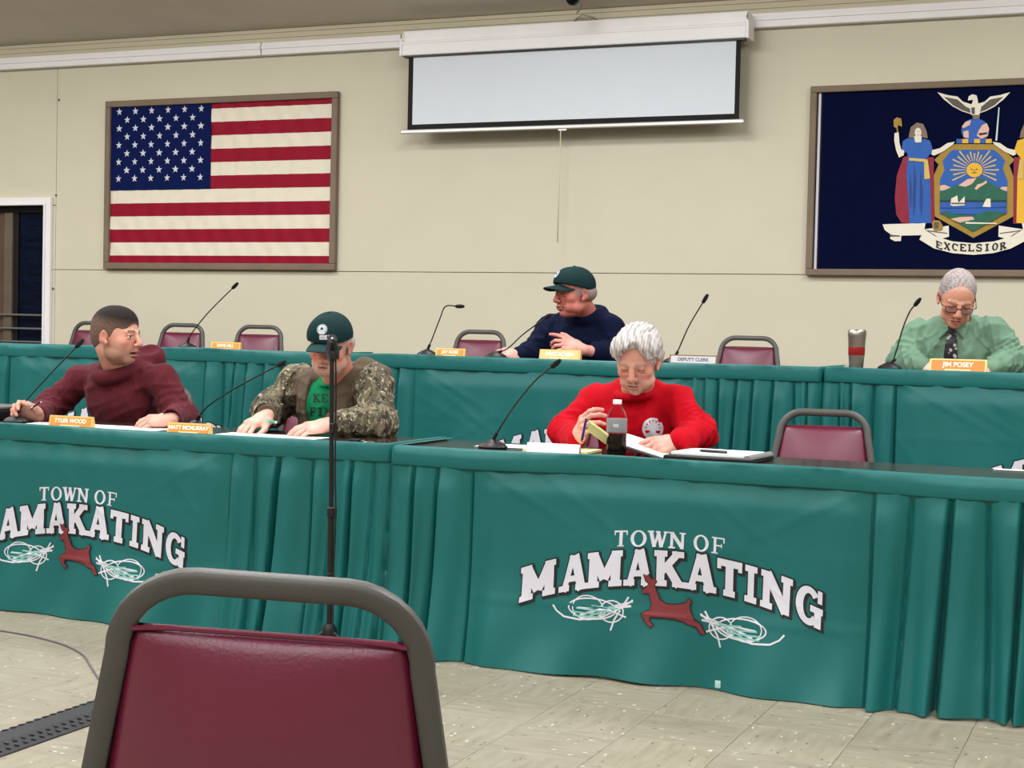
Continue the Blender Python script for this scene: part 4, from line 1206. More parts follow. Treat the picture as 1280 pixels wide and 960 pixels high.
def hand_sdf(curl, spread=.16, thumb=(.5, .35), h=.0022, arm=.09, adir=(0, -1, 0)):
    """left hand palm down: wrist at origin, fingers +Y, thumb +X, back of hand +Z.  curl: 4 values in degrees (index..little)"""
    s = SDF((-.13, -arm-.045, -.13), (.13, .215, .13), h)
    base = [(.030, .086, .001), (.010, .091, .003), (-.011, .087, .002), (-.030, .079, -.002)]
    Ls = [(.042, .026, .021), (.046, .030, .022), (.042, .028, .021), (.034, .021, .019)]
    rs = [.0092, .0096, .0090, .0080]
    for i in range(4):
        b = np.array(base[i])
        s.cap((b[0]*.55, .012, -.004), b, .0155, .0122, .008)
        ang = (i-1.5)*-spread*.5
        dirx = math.sin(ang); c = math.radians(curl[i]); p = b; a = c*.45
        for j, L in enumerate(Ls[i]):
            d = np.array([dirx*math.cos(a), math.cos(ang)*math.cos(a), -math.sin(a)])
            q = p+d*L; r0 = rs[i]*(1-.07*j); s.cap(p, q, r0*1.06, r0*.93, .0035 if j == 0 else .002)
            p = q; a += c*(.62 if j == 0 else .45)
    s.ell((0, .045, -.008), (.040, .050, .015), .010)
    s.ell((.030, .030, -.014), (.018, .032, .016), .010)
    s.cap((0, -.01, -.004), (0, .03, -.004), .025, .028, .015)
    t0 = np.array([.030, .026, -.012]); t1 = t0+np.array([.026*math.cos(thumb[0]*.6), .036*math.sin(thumb[0]+.6), -.012-.01*thumb[1]])
    t2 = t1+np.array([.010*(1-thumb[1]*2), .030, -.010*thumb[1]*2]); t3 = t2+np.array([-.014*thumb[1]*1.5, .023, -.008*thumb[1]])
    s.cap(t0, t1, .0145, .0122, .010); s.cap(t1, t2, .0118, .0105, .003); s.cap(t2, t3, .0104, .0085, .002)
    s.cap((0, 0, -.004), (adir[0]*arm, adir[1]*arm, -.004+adir[2]*arm), .0245, .030, .012)
    return s
def hand_mesh(pos, fwd, up, left, curl, skin, elbow, **kw):
    ad = R_from(fwd, up).transposed() @ (Vector(elbow)-Vector(pos)).normalized()
    if not left: ad.x = -ad.x
    s = hand_sdf(curl, adir=tuple(ad), **kw); V, Q = s.mesh()
    C = np.tile(lin(skin), (len(V), 1))
    kn = np.exp(-((V[:, 1]-.088)**2/.00012))*(V[:, 2] > 0)+np.exp(-((V[:, 1]-.15)**2/.0006)); kn = np.clip(kn*.45, 0, 1)[:, None]
    C = C*(1-kn)+lin((204, 120, 108))*kn
    if not left: V = V*np.array([-1, 1, 1], np.float32); Q = Q[:, ::-1]
    R = np.array(R_from(fwd, up)); V = V @ R.T.astype(np.float32)+np.array(pos, np.float32)
    return V, Q, C
def crease_fn(seed, amp, wl=.07, zsq=1.0):
    r = np.random.RandomState(seed); K = []
    for i in range(5):
        d = r.normal(size=3); d[2] *= zsq; d /= np.linalg.norm(d); K.append((d*2*math.pi/(wl*r.uniform(.7, 1.6)), r.uniform(0, 6.28), r.normal(size=3)*20, r.uniform(.8, 2.0)))
    def f(X, Y, Z):
        out = 0
        for k, p, k2, a in K:
            ph = X*k[0]+Y*k[1]+Z*k[2]+p+a*np.sin(X*k2[0]+Y*k2[1]+Z*k2[2])
            out = out+(1-np.abs(np.sin(ph*.5)))**2-.33
        return -amp*out*.85
    return f

def V3(v): return np.array([v[0], v[1], v[2]], np.float32)
def project_decal(name, pieces, target, px_to_ray, mats, parent, off=.0015, maxlen=.012):
    """cast flat print onto a garment; pieces are drawn in a local plane (u,v) -> start point/direction"""
    bpy.context.view_layer.update()
    me = target.data; mw = target.matrix_world
    vs = [mw @ v.co for v in me.vertices]; bvh = BVHTree.FromPolygons(vs, [tuple(p.vertices) for p in me.polygons])
    pinv = parent.matrix_world.inverted()
    def place(u, v, l):
        o_, d = px_to_ray(u, v)
        hit = bvh.ray_cast(o_, d)
        p = hit[0] if hit[0] is not None else o_+d*.1
        return pinv @ (p-d*(off+.0008*l))
    return poly_pieces(pieces, place, maxlen, name, mats, parent)

def seated_person(name, label, J, head, garment, base, legs_mat, seat_y, extra=None):
    """J: joints in world space. head: options + R, pos. garment: callable building the shirt"""
    hip = Vector(J['hip']); root = empty(name, (hip.x, hip.y, base)); tag(root, label, 'person')
    O = root.location.copy(); o_ = (O.x, O.y, O.z)
    # --- body: head, neck, arms, hands as one mesh
    Rm = head['R']; pos = Vector(head['pos'])
    nk = Rm.transposed() @ (Vector(J['neck'])-pos); head['neck'] = nk
    s = head_sdf(head); V, Q = s.mesh(); C = head_color(V, head)
    Rn = np.array(Rm, np.float32); Vw = (V*head.get('sc', 1)) @ Rn.T+V3(pos)
    parts = [(Vw, Q, C)]
    for side in ('L', 'R'):
        hd = J['hand'+side]
        parts.append(hand_mesh(J['wrist'+side], hd['fwd'], hd['up'], side == 'L', hd.get('curl', (30, 35, 40, 45)), head['hand_skin'], J['el'+side], **hd.get('kw', {})))
    # hidden core: trunk, arms and legs so that the figure is whole
    pts = [Vector(J[k]) for k in ('shL', 'shR', 'elL', 'elR', 'neck', 'hip')]
    lo = [min(p[i] for p in pts)-.25 for i in range(3)]; hi = [max(p[i] for p in pts)+.25 for i in range(3)]
    kn = [hip+Vector((q*.12, 0, 0))+J.get('fdir', Vector((0, -1, 0)))*.42 for q in (-1, 1)]
    lo = [min(lo[0], kn[0].x-.12), min(lo[1], kn[0].y-.30), base-.01]; hi[0] = max(hi[0], kn[1].x+.12)
    c = SDF(lo, hi, .014)
    nkp, hp = V3(J['neck']), V3(hip)
    c.cap(nkp+(0, .07, -.14), hp+(0, .04, .05), .060, .085, .03)
    for q in ('L', 'R'):
        c.cap(nkp+(0, .03, -.07), V3(J['sh'+q])+(0, .01, -.02), .030, .030, .01)
        c.cap(V3(J['sh'+q])+(0, .01, -.02), J['el'+q], .032, .028, .01); c.cap(J['el'+q], J['wrist'+q], .028, .022, .01)
    Vc, Qc = c.mesh(); parts.append((Vc, Qc, np.tile(lin(head['skin']), (len(Vc), 1))))
    V, Q, C = mesh_join(parts)
    body = np_mesh('body', V, Q, skin_m, root, C, o_)
    # --- trousers and shoes
    t = SDF(lo, hi, .013)
    fl = base+.05
    for q, k in zip((-1, 1), kn):
        hq = hip+Vector((q*.09, 0, 0))
        t.cap(V3(hq), V3(k), .098, .068, .05); ft = Vector((k.x, k.y+.03, fl))
        t.cap(V3(k), V3(ft)+(0, 0, .04), .066, .050, .03)
    t.ell(V3(hip)+(0, .03, .03), (.18, .14, .12), .05)
    t.displace(crease_fn(5, .004, .10))
    Vt, Qt = t.mesh(); np_mesh('trousers', Vt, Qt, legs_mat, root, None, o_, 1)
    for q, k in zip((-1, 1), kn):
        sh = SDF((k.x-.08, k.y-.25, base-.01), (k.x+.08, k.y+.14, base+.16), .008)
        sh.cap((k.x, k.y+.06, base+.045), (k.x, k.y-.16, base+.036), .044, .040, .02); sh.cap((k.x, k.y+.04, base+.05), (k.x, k.y+.03, base+.11), .045, .045, .03)
        sh.fn((k.x-.1, k.y-.3, base-.05), (k.x+.1, k.y+.2, base+.2), lambda X, Y, Z: base+.001-Z, 0, 'int')
        v_, q_ = sh.mesh(); np_mesh('shoe', v_, q_, mat('shoe_leather', (40, 34, 30), .5), root, None, o_)
    return root, o_, body

def hair_mesh(name, parent, head, o_, build, m, h=.0028, jitter=None):
    s = SDF((-.13, -.17, -.16), (.13, .15, .17), h); build(s)
    if jitter: s.displace(jitter)
    V, Q = s.mesh(); Rn = np.array(head['R'], np.float32)
    V = (V*head.get('sc', 1)) @ Rn.T+V3(head['pos'])
    return np_mesh(name, V, Q, m, parent, None, o_)

def cap_parts(root, head, o_, m, brim_m, tiltdeg=0, drop=0.0, w=1.0):
    """baseball cap: crown shell and curved peak, built in head space"""
    def crown(s):
        T = math.tan(math.radians(tiltdeg))
        s.ell((0, -.010, .040+drop), (.088*w, .108, .096))
        s.ell((0, .040, .055+drop), (.070*w, .062, .072), .03)
        s.fn((-.13, -.17, -.16), (.13, .15, .17), lambda X, Y, Z: (.030+drop+T*Y+.02*np.clip(-Y-.03, 0, 1)*0)-Z, 0, 'int')
        for k in range(6):      # stitched panel seams
            a = math.pi*k/3+math.pi/6
            P = [(.0885*w*math.cos(a)*math.cos(e), -.010+.1085*math.sin(a)*math.cos(e), .040+drop+.0965*math.sin(e)) for e in np.linspace(.05, 1.5, 9)]
            for i in range(8): s.cap(P[i], P[i+1], .0016, .0016, .002, 'sub')
        s.ell((0, -.010, .137+drop), (.007, .007, .004), .002)
    cr = hair_mesh('cap_crown', root, head, o_, crown, m)
    def peak(s):
        T = math.tan(math.radians(tiltdeg))
        def f(X, Y, Z):
            zc = .034+drop+T*.06-.16*(Y-.06)*.6-6.5*X*X+.0*Y
            plan = np.sqrt((X/.072)**2+((Y-.055)/.118)**2)-1
            inner = 1-np.sqrt((X/.078)**2+((Y+.010)/.096)**2)
            return np.maximum(np.maximum(np.abs(Z-zc)-.0032, plan*.05), inner*.05)
        s.fn((-.1, .02, -.06), (.1, .19, .12), f)
    s = SDF((-.13, -.02, -.08), (.13, .20, .17), .0026); peak(s); V, Q = s.mesh(); Rn = np.array(head['R'], np.float32)
    V = (V*head.get('sc', 1)) @ Rn.T+V3(head['pos']); np_mesh('cap_peak', V, Q, brim_m, root, None, o_)
    return cr
# ------------------------------------------------------------------ THE PEOPLE
def arms(s, J, r=(.066, .054, .050, .038), k=.045, seed=1, amp=.007, cut=(1.0, 1.0), offs=0.0):
    r = [q+offs for q in r]
    for i, q in enumerate('LR'):
        sh, el, wr = V3(J['sh'+q]), V3(J['el'+q]), V3(J['wrist'+q])
        s.cap(sh+(0, 0, -.022), el, r[0]*.90, r[1], k*.7, rings=(5, amp, seed+i*2.1, .15, .8))
        e = el+(wr-el)*cut[i]
        s.cap(el, e, r[1], r[3]+(r[1]-r[3])*(1-cut[i]), .025, rings=(4.5, amp, seed+i+3.3, 1.0, .2))
def torso(s, J, cw=.17, cd=.115, bw=.165, bd=.13, offs=0.0, sh_r=.058, lean=0.0):
    nk, hp = V3(J['neck']), V3(J['hip']); sl, sr = V3(J['shL']), V3(J['shR'])
    mid = (sl+sr)/2; ax = sl-sr; ax = ax/np.linalg.norm(ax); fw = np.cross([0, 0, 1], ax); fw = fw/np.linalg.norm(fw)
    if fw[1] > 0: fw = -fw
    M = np.stack([ax, fw, np.array([0, 0, 1.0])], 1)
    s.ell(mid+(0, 0, -.09), (cw+offs, cd+offs, .15+offs), .05, R=M)
    m2 = mid*.45+hp*.55; s.ell(m2+fw*.015, (bw+offs, bd+offs, .20+offs), .06, R=M)
    s.ell(hp+(0, 0, .02), (bw+offs+.01, bd+offs, .13+offs), .05, R=M)
    s.cap(sl+(0, 0, -.02), sr+(0, 0, -.02), sh_r*.85+offs, sh_r*.85+offs, .04)
    for q in (sl, sr): s.cap(nk+(0, .02, -.005), q+(0, 0, -.018), .056+offs, .046+offs, .05)
    return mid, ax, fw, M
def bounds(J, pad=.14, zlo=None):
    P = [V3(J[k]) for k in ('neck', 'shL', 'shR', 'elL', 'elR', 'wristL', 'wristR', 'hip')]
    lo = np.min(P, 0)-pad; hi = np.max(P, 0)+pad; return lo, hi
def finish(name, s, m, root, o_, it=1):
    V, Q = s.mesh(); return np_mesh(name, V, Q, m, root, None, o_, it)
def ringpath(s, c, ax, fw, rx, ry, r, k=.01, tiltf=0.0, n=18, a0=0, a1=360, dz=None, op='add'):
    P = []
    for i in range(n+1):
        a = math.radians(a0+(a1-a0)*i/n); z = tiltf*-math.sin(a)+(dz(a) if dz else 0)
        P.append(c+ax*(rx*math.cos(a))+fw*(ry*math.sin(a))+np.array([0, 0, z]))
    for i in range(n): s.cap(P[i], P[i+1], r, r, k, op)
def fabric(name, c, sheen=.2, rough=.85, bs=500, var=.06, bump=.25, vscale=20): return mat(name, c, rough, var=var, vscale=vscale, bump=bump, bscale=bs, sheen=sheen*.15, spec=.12, wrinkle=(11, .004))
denim = fabric('dark_denim', (34, 40, 56)); khaki = fabric('dark_twill', (48, 46, 44))

def edge_mix(V, C, c, r, skin, w=.22, k=.8):
    e = np.sqrt(((V[:, 0]-c[0])/r[0])**2+((V[:, 1]-c[1])/r[1])**2+((V[:, 2]-c[2])/r[2])**2)-1
    m = (np.clip(1-e/w, 0, 1)*(V[:, 1] > -.01)*(.65+.5*nz3(V, 420))*k)
    m = np.clip(m, 0, 1)[:, None]
    return C*(1-m)+lin(skin)*m
def nz3(V, k):
    X, Y, Z = V[:, 0]*k, V[:, 1]*k, V[:, 2]*k
    return (np.sin(X+2*np.sin(Y*.6+Z*.3))*np.sin(Y*.9+2.3*np.sin(Z*.7))+np.sin(Z*1.3+1.7*np.sin(X*.8))*np.sin(X*1.7+Y*1.1))*.5
# ---- A: man in a maroon hooded sweatshirt
J = dict(neck=at(150, 460, 5.50), shL=at(203, 470, 5.50), shR=at(101, 470, 5.56), elR=at(62, 510, 5.50), wristR=at(47, 519, 5.24),
         elL=at(228, 521, 5.50), wristL=at(214, 523, 5.24), hip=Vector((-4.16, 5.72, .53)))
J['handR'] = dict(fwd=(-.22, -.62, .30), up=(-.55, -.25, .75), curl=(62, 78, 88, 92), kw=dict(thumb=(.9, .25)))
J['handL'] = dict(fwd=(-.84, -.50, -.10), up=(.05, -.35, .93), curl=(48, 56, 62, 66), kw=dict(spread=.22))
H = dict(pos=at(146, 420, 5.38), R=face_dir(146, 420, 56, 3, 0), skin=(206, 150, 130), hand_skin=(214, 160, 142), brow=(52, 36, 28), stubble=((112, 86, 70), .55), open=.006, gaze=.002, neck_r=.064, w=1.0, lip=(170, 92, 84), h=.0024, scalp=((96, 72, 58), .6))
rootA, oA, bodyA = seated_person('person', 'man in a maroon hooded sweatshirt turning his head to the right, seated front left', J, H, None, 0, denim, 0)
def hair_a(s):
    s.ell((0, -.016, .036), (.0815, .102, .092)); s.ell((0, .020, .060), (.066, .066, .060), .02); s.ell((0, -.060, -.010), (.068, .050, .060), .02)
    s.ell((0, .115, -.010), (.066, .078, .074), .004, 'sub')                # face
    for q in (-1, 1):
        s.ell((q*.078, .052, -.018), (.030, .030, .062), .004, 'sub'); s.ell((q*.082, -.010, -.022), (.022, .026, .034), .003, 'sub')
    s.fn((-.13, -.17, -.16), (.13, .15, .0), lambda X, Y, Z: -.052+.25*Y-Z, 0, 'int')
def hair_colour(name, top, side):
    m = bpy.data.materials.new(name); m.use_nodes = True; N = m.node_tree.nodes; L = m.node_tree.links; b = N['Principled BSDF']
    at_ = N.new('ShaderNodeAttribute'); at_.attribute_name = 'Col'; L.new(at_.outputs['Color'], b.inputs['Base Color']); b.inputs['Roughness'].default_value = .75; b.inputs['Specular IOR Level'].default_value = .25
    nz = N.new('ShaderNodeTexNoise'); nz.inputs['Scale'].default_value = 420; tc = N.new('ShaderNodeTexCoord'); L.new(tc.outputs['Object'], nz.inputs['Vector'])
    bp = N.new('ShaderNodeBump'); bp.inputs['Strength'].default_value = .5; bp.inputs['Distance'].default_value = .003; L.new(nz.outputs['Fac'], bp.inputs['Height']); L.new(bp.outputs[0], b.inputs['Normal'])
    return m
def hair_obj(name, root, head, o_, build, cfn, jitter=None, h=.0026):
    s = SDF((-.13, -.17, -.16), (.13, .15, .17), h); build(s)
    if jitter: s.displace(jitter)
    V, Q = s.mesh(); C = cfn(V); Rn = np.array(head['R'], np.float32)
    Vw = V @ Rn.T+V3(head['pos'])
    return np_mesh(name, Vw, Q, MATS.setdefault('hair_strands', hair_colour('hair_strands', 0, 0)) if 'hair_strands' in MATS else MATS.setdefault('hair_strands', hair_colour('hair_strands', 0, 0)), root, C, o_)
def ca(V):
    t = np.clip((V[:, 2]-.040+.15*V[:, 1])/.045, 0, 1)[:, None]; n = (1+.30*nz3(V, 300))[:, None]
    C = (lin((104, 82, 70))*(1-t)+lin((24, 17, 13))*t)*n
    return edge_mix(V, C, (0, .115, -.010), (.066, .078, .074), (170, 122, 104), .10, .6)
hair_obj('buzzed_hair', rootA, H, oA, hair_a, ca)
maroon = fabric('maroon_fleece', (88, 34, 42), .35, bs=380); maroon_d = fabric('maroon_rib', (70, 26, 33), .3)
lo, hi = bounds(J); s = SDF(lo, hi, .0052)
mid, ax, fw, M = torso(s, J, .175, .12, .165, .135)
arms(s, J, (.074, .066, .060, .044), seed=2, amp=.012)
s.displace(crease_fn(3, .0055, .085))
nk = V3(J['neck'])
hc = nk+np.array([.005, .0, .0])
ringpath(s, hc+fw*.018, ax, fw, .086, .090, .021, .025, tiltf=.040)           # neck opening roll
s.cap(hc+fw*-.06+ax*.05+(0, 0, .03), hc+fw*-.10+ax*-.04+(0, 0, .02), .045, .045, .04)
hq = V3(at(189, 449, 5.60)); hr = V3(at(181, 431, 5.52))
s.ell(hq, (.060, .070, .066), .03); s.ell(hr, (.054, .090, .044), .012, 'sub')
s.cap(nk+(0, 0, -.01), nk+(V3(H['pos'])-nk)*.9, .062, .068, .008, 'sub')
for q in 'LR':
    w = V3(J['wrist'+q]); e = V3(J['el'+q]); d = (w-e)/np.linalg.norm(w-e); s.cap(w-d*.03, w+d*.012, .040, .037, .004)
    s.cap(w+d*.016, w+d*.06, .034, .034, .002, 'sub')
shirt = finish('hooded_sweatshirt', s, maroon, rootA, oA)

# ---- B: bearded man, cap, camouflage jacket over a green shirt
J = dict(neck=at(424, 474, 5.50), shL=at(466, 478, 5.48), shR=at(372, 476, 5.58), elR=at(338, 512, 5.58), wristR=at(333, 519, 5.30),
         elL=at(474, 528, 5.40), wristL=at(412, 529, 5.24), hip=Vector((-3.12, 5.74, .53)))
J['handR'] = dict(fwd=(-.30, -.80, -.36), up=(-.05, -.45, .90), curl=(44, 42, 42, 46), kw=dict(spread=.34, thumb=(1.0, .2)))
J['handL'] = dict(fwd=(-.80, -.55, -.22), up=(.0, -.40, .9), curl=(30, 32, 34, 36), kw=dict(spread=.30, thumb=(.9, .2)))
H = dict(pos=at(413, 432, 5.34), R=face_dir(413, 432, -22, 20, -3), sc=.93, skin=(206, 138, 118), hand_skin=(232, 176, 160), brow=(150, 136, 124), beard=.003, beard_c=(172, 146, 130), jowl=1, eye=.2, neck_r=.066, w=1.06, jaw=1.12, lip=(160, 84, 78), red=(190, 96, 84), dbl=1, temple=(176, 150, 138))
rootB, oB, bodyB = seated_person('person', 'bearded man in a dark green cap and camouflage jacket, head bowed behind the microphone stand', J, H, None, 0, khaki, 0)
cap_green = fabric('dark_green_twill', (22, 47, 48), .1, bump=.15); cap_peak_m = fabric('green_peak_twill', (34, 60, 60), .1, bump=.1)
crB = cap_parts(rootB, H, oB, cap_green, cap_peak_m, tiltdeg=6, w=1.06, drop=.006)
def hair_b(s):
    s.ell((0, -.040, .000), (.084, .078, .060)); s.ell((0, .115, -.010), (.075, .115, .090), .004, 'sub')
    for q in (-1, 1): s.ell((q*.084, -.010, -.012), (.020, .022, .034), .003, 'sub')
    s.fn((-.13, -.17, -.16), (.13, .15, .0), lambda X, Y, Z: -.045-Z, 0, 'int')
grey_h = lambda a, b: (lambda V: lin(a)*(1-(.5+.5*nz3(V, 260))[:, None])+lin(b)*(.5+.5*nz3(V, 260))[:, None])
hair_obj('grey_hair', rootB, H, oB, hair_b, grey_h((196, 186, 176), (160, 150, 142)))
green_t = fabric('kelly_green_cotton', (18, 122, 78), .1); brown_j = fabric('taupe_fleece', (92, 80, 66), .3, bs=260)
def camo_mat():
    m = bpy.data.materials.new('woodland_camouflage'); m.use_nodes = True; N = m.node_tree.nodes; L = m.node_tree.links; b = N['Principled BSDF']; b.inputs['Roughness'].default_value = .85
    tc = N.new('ShaderNodeTexCoord'); cur = None
    base = srgb(82, 74, 58)
    for i, (sc, th, c) in enumerate([(24, .53, (112, 102, 80)), (34, .57, (48, 42, 33)), (48, .60, (150, 141, 118)), (60, .62, (34, 30, 25)), (80, .63, (86, 88, 60)), (100, .66, (190, 182, 162))]):
        mp = N.new('ShaderNodeMapping'); mp.inputs['Location'].default_value = (i*3.1, i*1.7, i*5.3); mp.inputs['Scale'].default_value = (1, 1, .7); L.new(tc.outputs['Object'], mp.inputs[0])
        nz = N.new('ShaderNodeTexNoise'); nz.inputs['Scale'].default_value = sc; nz.inputs['Detail'].default_value = 2.5; nz.inputs['Distortion'].default_value = .6; L.new(mp.outputs[0], nz.inputs['Vector'])
        gt = N.new('ShaderNodeMath'); gt.operation = 'GREATER_THAN'; gt.inputs[1].default_value = th; L.new(nz.outputs['Fac'], gt.inputs[0])
        mx = N.new('ShaderNodeMix'); mx.data_type = 'RGBA'; mx.inputs['A'].default_value = base; mx.inputs['B'].default_value = srgb(*c)
        L.new(gt.outputs[0], mx.inputs['Factor'])
        if cur: L.new(cur, mx.inputs['A'])
        cur = mx.outputs['Result']
    L.new(cur, b.inputs['Base Color']); return m
camo = camo_mat()
lo, hi = bounds(J); s = SDF(lo, hi, .006); mid, ax, fw, M = torso(s, J, .165, .110, .165, .14, -.006); s.displace(crease_fn(8, .004, .07, .6)); nk = V3(J['neck'])
ringpath(s, nk+fw*.006+(0, 0, -.012), ax, fw, .068, .070, .007, .008, tiltf=.012); s.cap(nk+(0, 0, -.01), nk+(V3(H['pos'])-nk)*.9, .058, .062, .004, 'sub')
tee = finish('green_shirt', s, green_t, rootB, oB)
def opening(s, w0, w1, off=0):
    """open front of a jacket: wedge removed in front of the chest"""
    def f(X, Y, Z):
        dx = X-mid[0]; dy = Y-mid[1]; u = dx*ax[0]+dy*ax[1]-off; f_ = dx*fw[0]+dy*fw[1]
        w = w0+(w1-w0)*np.clip((nk[2]-Z)/.25, 0, 1)
        return np.maximum(np.abs(u)-w, -(f_-.0))
    s.fn(lo, hi, f, .006, 'sub')
s = SDF(lo, hi, .0056); torso(s, J, .165, .110, .168, .14, .012); s.displace(crease_fn(21, .007, .06, .3)); opening(s, .062, .072, .010)
s.cap(nk+(0, 0, -.06), nk+(0, 0, .12), .066, .074, .006, 'sub')
ringpath(s, nk+fw*-.02+(0, 0, .015), ax, fw, .098, .085, .030, .02, tiltf=.02, a0=-215, a1=35)   # collar/hood bunched behind
s.cap(nk+fw*-.06+ax*.08+(0, 0, .050), nk+fw*-.07+ax*.17+(0, 0, .018), .042, .040, .03)
finish('taupe_jacket_front', s, brown_j, rootB, oB)
s = SDF(lo, hi, .0056); arms(s, J, (.078, .068, .064, .046), seed=4, amp=.012, offs=.004)
for q in 'LR':
    shq = V3(J['sh'+q]); s.ell(shq+(0, .0, -.03), (.075, .085, .085), .03); s.cap(shq, shq*.55+V3(J['hip'])*.45, .075, .08, .03)
def f(X, Y, Z):
    dx = X-mid[0]; dy = Y-mid[1]; u = np.abs(dx*ax[0]+dy*ax[1]-.01); f_ = dx*fw[0]+dy*fw[1]
    return np.maximum(u-.105, -(f_+.3))
s.displace(crease_fn(22, .007, .07)); s.fn(lo, hi, f, .004, 'sub')
for q in 'LR':
    w = V3(J['wrist'+q]); e = V3(J['el'+q]); d = (w-e)/np.linalg.norm(w-e); s.cap(w-d*.035, w+d*.08, .0, .0, .0, 'add'); s.cap(w+d*.0, w+d*.08, .05, .05, .002, 'sub')
slv = finish('camouflage_sleeves', s, camo, rootB, oB)
b = MB()
for q in 'LR':
    w = Vector(J['wrist'+q]); e = Vector(J['el'+q]); d = (w-e).normalized()
    c = MB().tube([w-d*.075-rootB.location, w-d*.05-rootB.location, w-d*.01-rootB.location, w+d*.004-rootB.location], [.052, .047, .041, .040], 20); c.build('cuff', brown_j, slv)

# ---- C: man in navy pullover on the dais
J = dict(neck=at(734, 397, 7.28), shL=at(764, 404, 7.26), shR=at(690, 404, 7.34), elR=at(666, 441, 7.25), wristR=at(650, 444, 7.08),
         elL=at(766, 444, 7.22), wristL=at(727, 436, 7.02), hip=Vector((-2.66, 7.50, .82)))
J['handR'] = dict(fwd=(-.86, -.42, .12), up=(.1, -.55, .80), curl=(42, 60, 66, 70), kw=dict(spread=.25, thumb=(.9, .2)))
J['handL'] = dict(fwd=(-.86, -.30, .26), up=(.15, -.75, .60), curl=(24, 60, 66, 72), kw=dict(spread=.3, thumb=(1.2, -.1), arm=.12))
H = dict(pos=at(718, 367, 7.14), sc=.97, R=face_dir(718, 370, -58, 6, 0), skin=(190, 116, 102), hand_skin=(224, 160, 146), brow=(120, 96, 86), jowl=1, eye=.5, neck_r=.058, w=1.03, jaw=1.03, lip=(150, 80, 74), red=(176, 84, 76), dbl=1, furrow=1, temple=(150, 124, 116))
rootC, oC, bodyC = seated_person('person', 'man in a navy pullover and dark green cap looking left, seated on the dais', J, H, None, DZ, khaki, 0)
crC = cap_parts(rootC, H, oC, cap_green, cap_green, tiltdeg=17, w=1.05, drop=.000)
def hair_c(s):
    s.ell((0, -.040, .000), (.083, .076, .056)); s.ell((0, .115, -.010), (.075, .120, .090), .004, 'sub')
    for q in (-1, 1): s.ell((q*.084, -.010, -.014), (.020, .022, .034), .003, 'sub')
    s.fn((-.13, -.17, -.16), (.13, .15, .0), lambda X, Y, Z: -.040-Z, 0, 'int')
hair_obj('grey_hair', rootC, H, oC, hair_c, grey_h((170, 150, 142), (130, 112, 106)))
navy_f = fabric('navy_knit', (10, 18, 44), .06)
lo, hi = bounds(J); s = SDF(lo, hi, .0056); mid, ax, fw, M = torso(s, J, .170, .125, .175, .15)
arms(s, J, (.074, .062, .058, .044), seed=7, amp=.010, cut=(.52, .92)); s.displace(crease_fn(13, .0055, .08, .5)); nk = V3(J['neck'])
ringpath(s, nk+(0, 0, .012), ax, fw, .074, .078, .020, .03, tiltf=.024); s.cap(nk+(0, 0, 0), nk+(V3(H['pos'])-nk)*.9, .058, .064, .004, 'sub')
finish('navy_pullover', s, navy_f, rootC, oC)

# ---- D: white haired man in red
J = dict(neck=at(797, 488, 5.50), shL=at(846, 497, 5.52), shR=at(745, 496, 5.56), elR=at(708, 539, 5.46), wristR=at(721, 548, 5.24),
         elL=at(874, 541, 5.44), wristL=at(849, 552, 5.24), hip=Vector((-1.86, 5.74, .53)))
J['handR'] = dict(fwd=(.40, -.52, .50), up=(-.55, -.75, .30), curl=(58, 66, 72, 76), kw=dict(spread=.2, thumb=(.8, .3)))
J['handL'] = dict(fwd=(-.66, -.52, -.16), up=(.10, -.72, .66), curl=(52, 54, 56, 60), kw=dict(spread=.34, thumb=(.9, .2)))
H = dict(pos=at(797, 451, 5.36), sc=.945, R=face_dir(797, 451, -13, 24, 0), skin=(198, 142, 124), hand_skin=(214, 158, 142), brow=(146, 124, 112), jowl=1, eye=.15, neck_r=.060, w=.98, jaw=1.02, lip=(150, 94, 88), stubble=((186, 158, 146), .35), furrow=1)
rootD, oD, bodyD = seated_person('person', 'white haired man in a red sweatshirt looking down at papers, front row', J, H, None, 0, denim, 0)
def hair_d(s):
    s.ell((0, -.024, .042), (.087, .107, .091)); s.ell((0, .036, .082), (.070, .062, .042), .02); s.ell((.0, -.055, .0), (.086, .066, .075), .02)
    s.ell((.044, .030, .060), (.044, .050, .046), .02); s.ell((-.045, .026, .060), (.042, .046, .046), .02)
    s.ell((.002, .120, .012), (.068, .082, .084), .008, 'sub'); s.ell((-.016, .112, .086), (.026, .040, .032), .012, 'sub')
    for q in (-1, 1):
        s.ell((q*.088, .056, -.022), (.036, .034, .066), .006, 'sub'); s.ell((q*.086, -.004, -.026), (.020, .026, .032), .004, 'sub')
    s.fn((-.13, -.17, -.16), (.13, .15, .0), lambda X, Y, Z: -.062+.2*Y-Z, 0, 'int')
def jit(X, Y, Z): return .0010*np.sin(X*330+3*np.sin(Y*38+Z*30))+.0010*np.sin(X*120+7*np.sin(Y*22+Z*24)+Z*60)+.0010*np.sin(X*330+Y*90+5*np.sin(Z*40))+.0012*np.sin(Z*140+Y*90+3*np.sin(X*50))
def cd_(V):
    t = np.clip(.5+.6*np.sin(V[:, 0]*420+3*np.sin(V[:, 1]*38+V[:, 2]*30))*np.sin(V[:, 0]*170+V[:, 2]*60+1)+.3*nz3(V, 120), 0, 1)[:, None]; back = np.clip((.02-V[:, 2])/.06, 0, 1)[:, None]
    return (lin((204, 200, 200))*(1-t)+lin((146, 138, 134))*t)*(1-back)+lin((150, 140, 132))*back
hair_obj('white_hair', rootD, H, oD, hair_d, cd_, jit)
red_f = fabric('red_fleece', (176, 6, 26), .05, bs=420)
lo, hi = bounds(J); s = SDF(lo, hi, .0050); mid, ax, fw, M = torso(s, J, .165, .110, .160, .125)
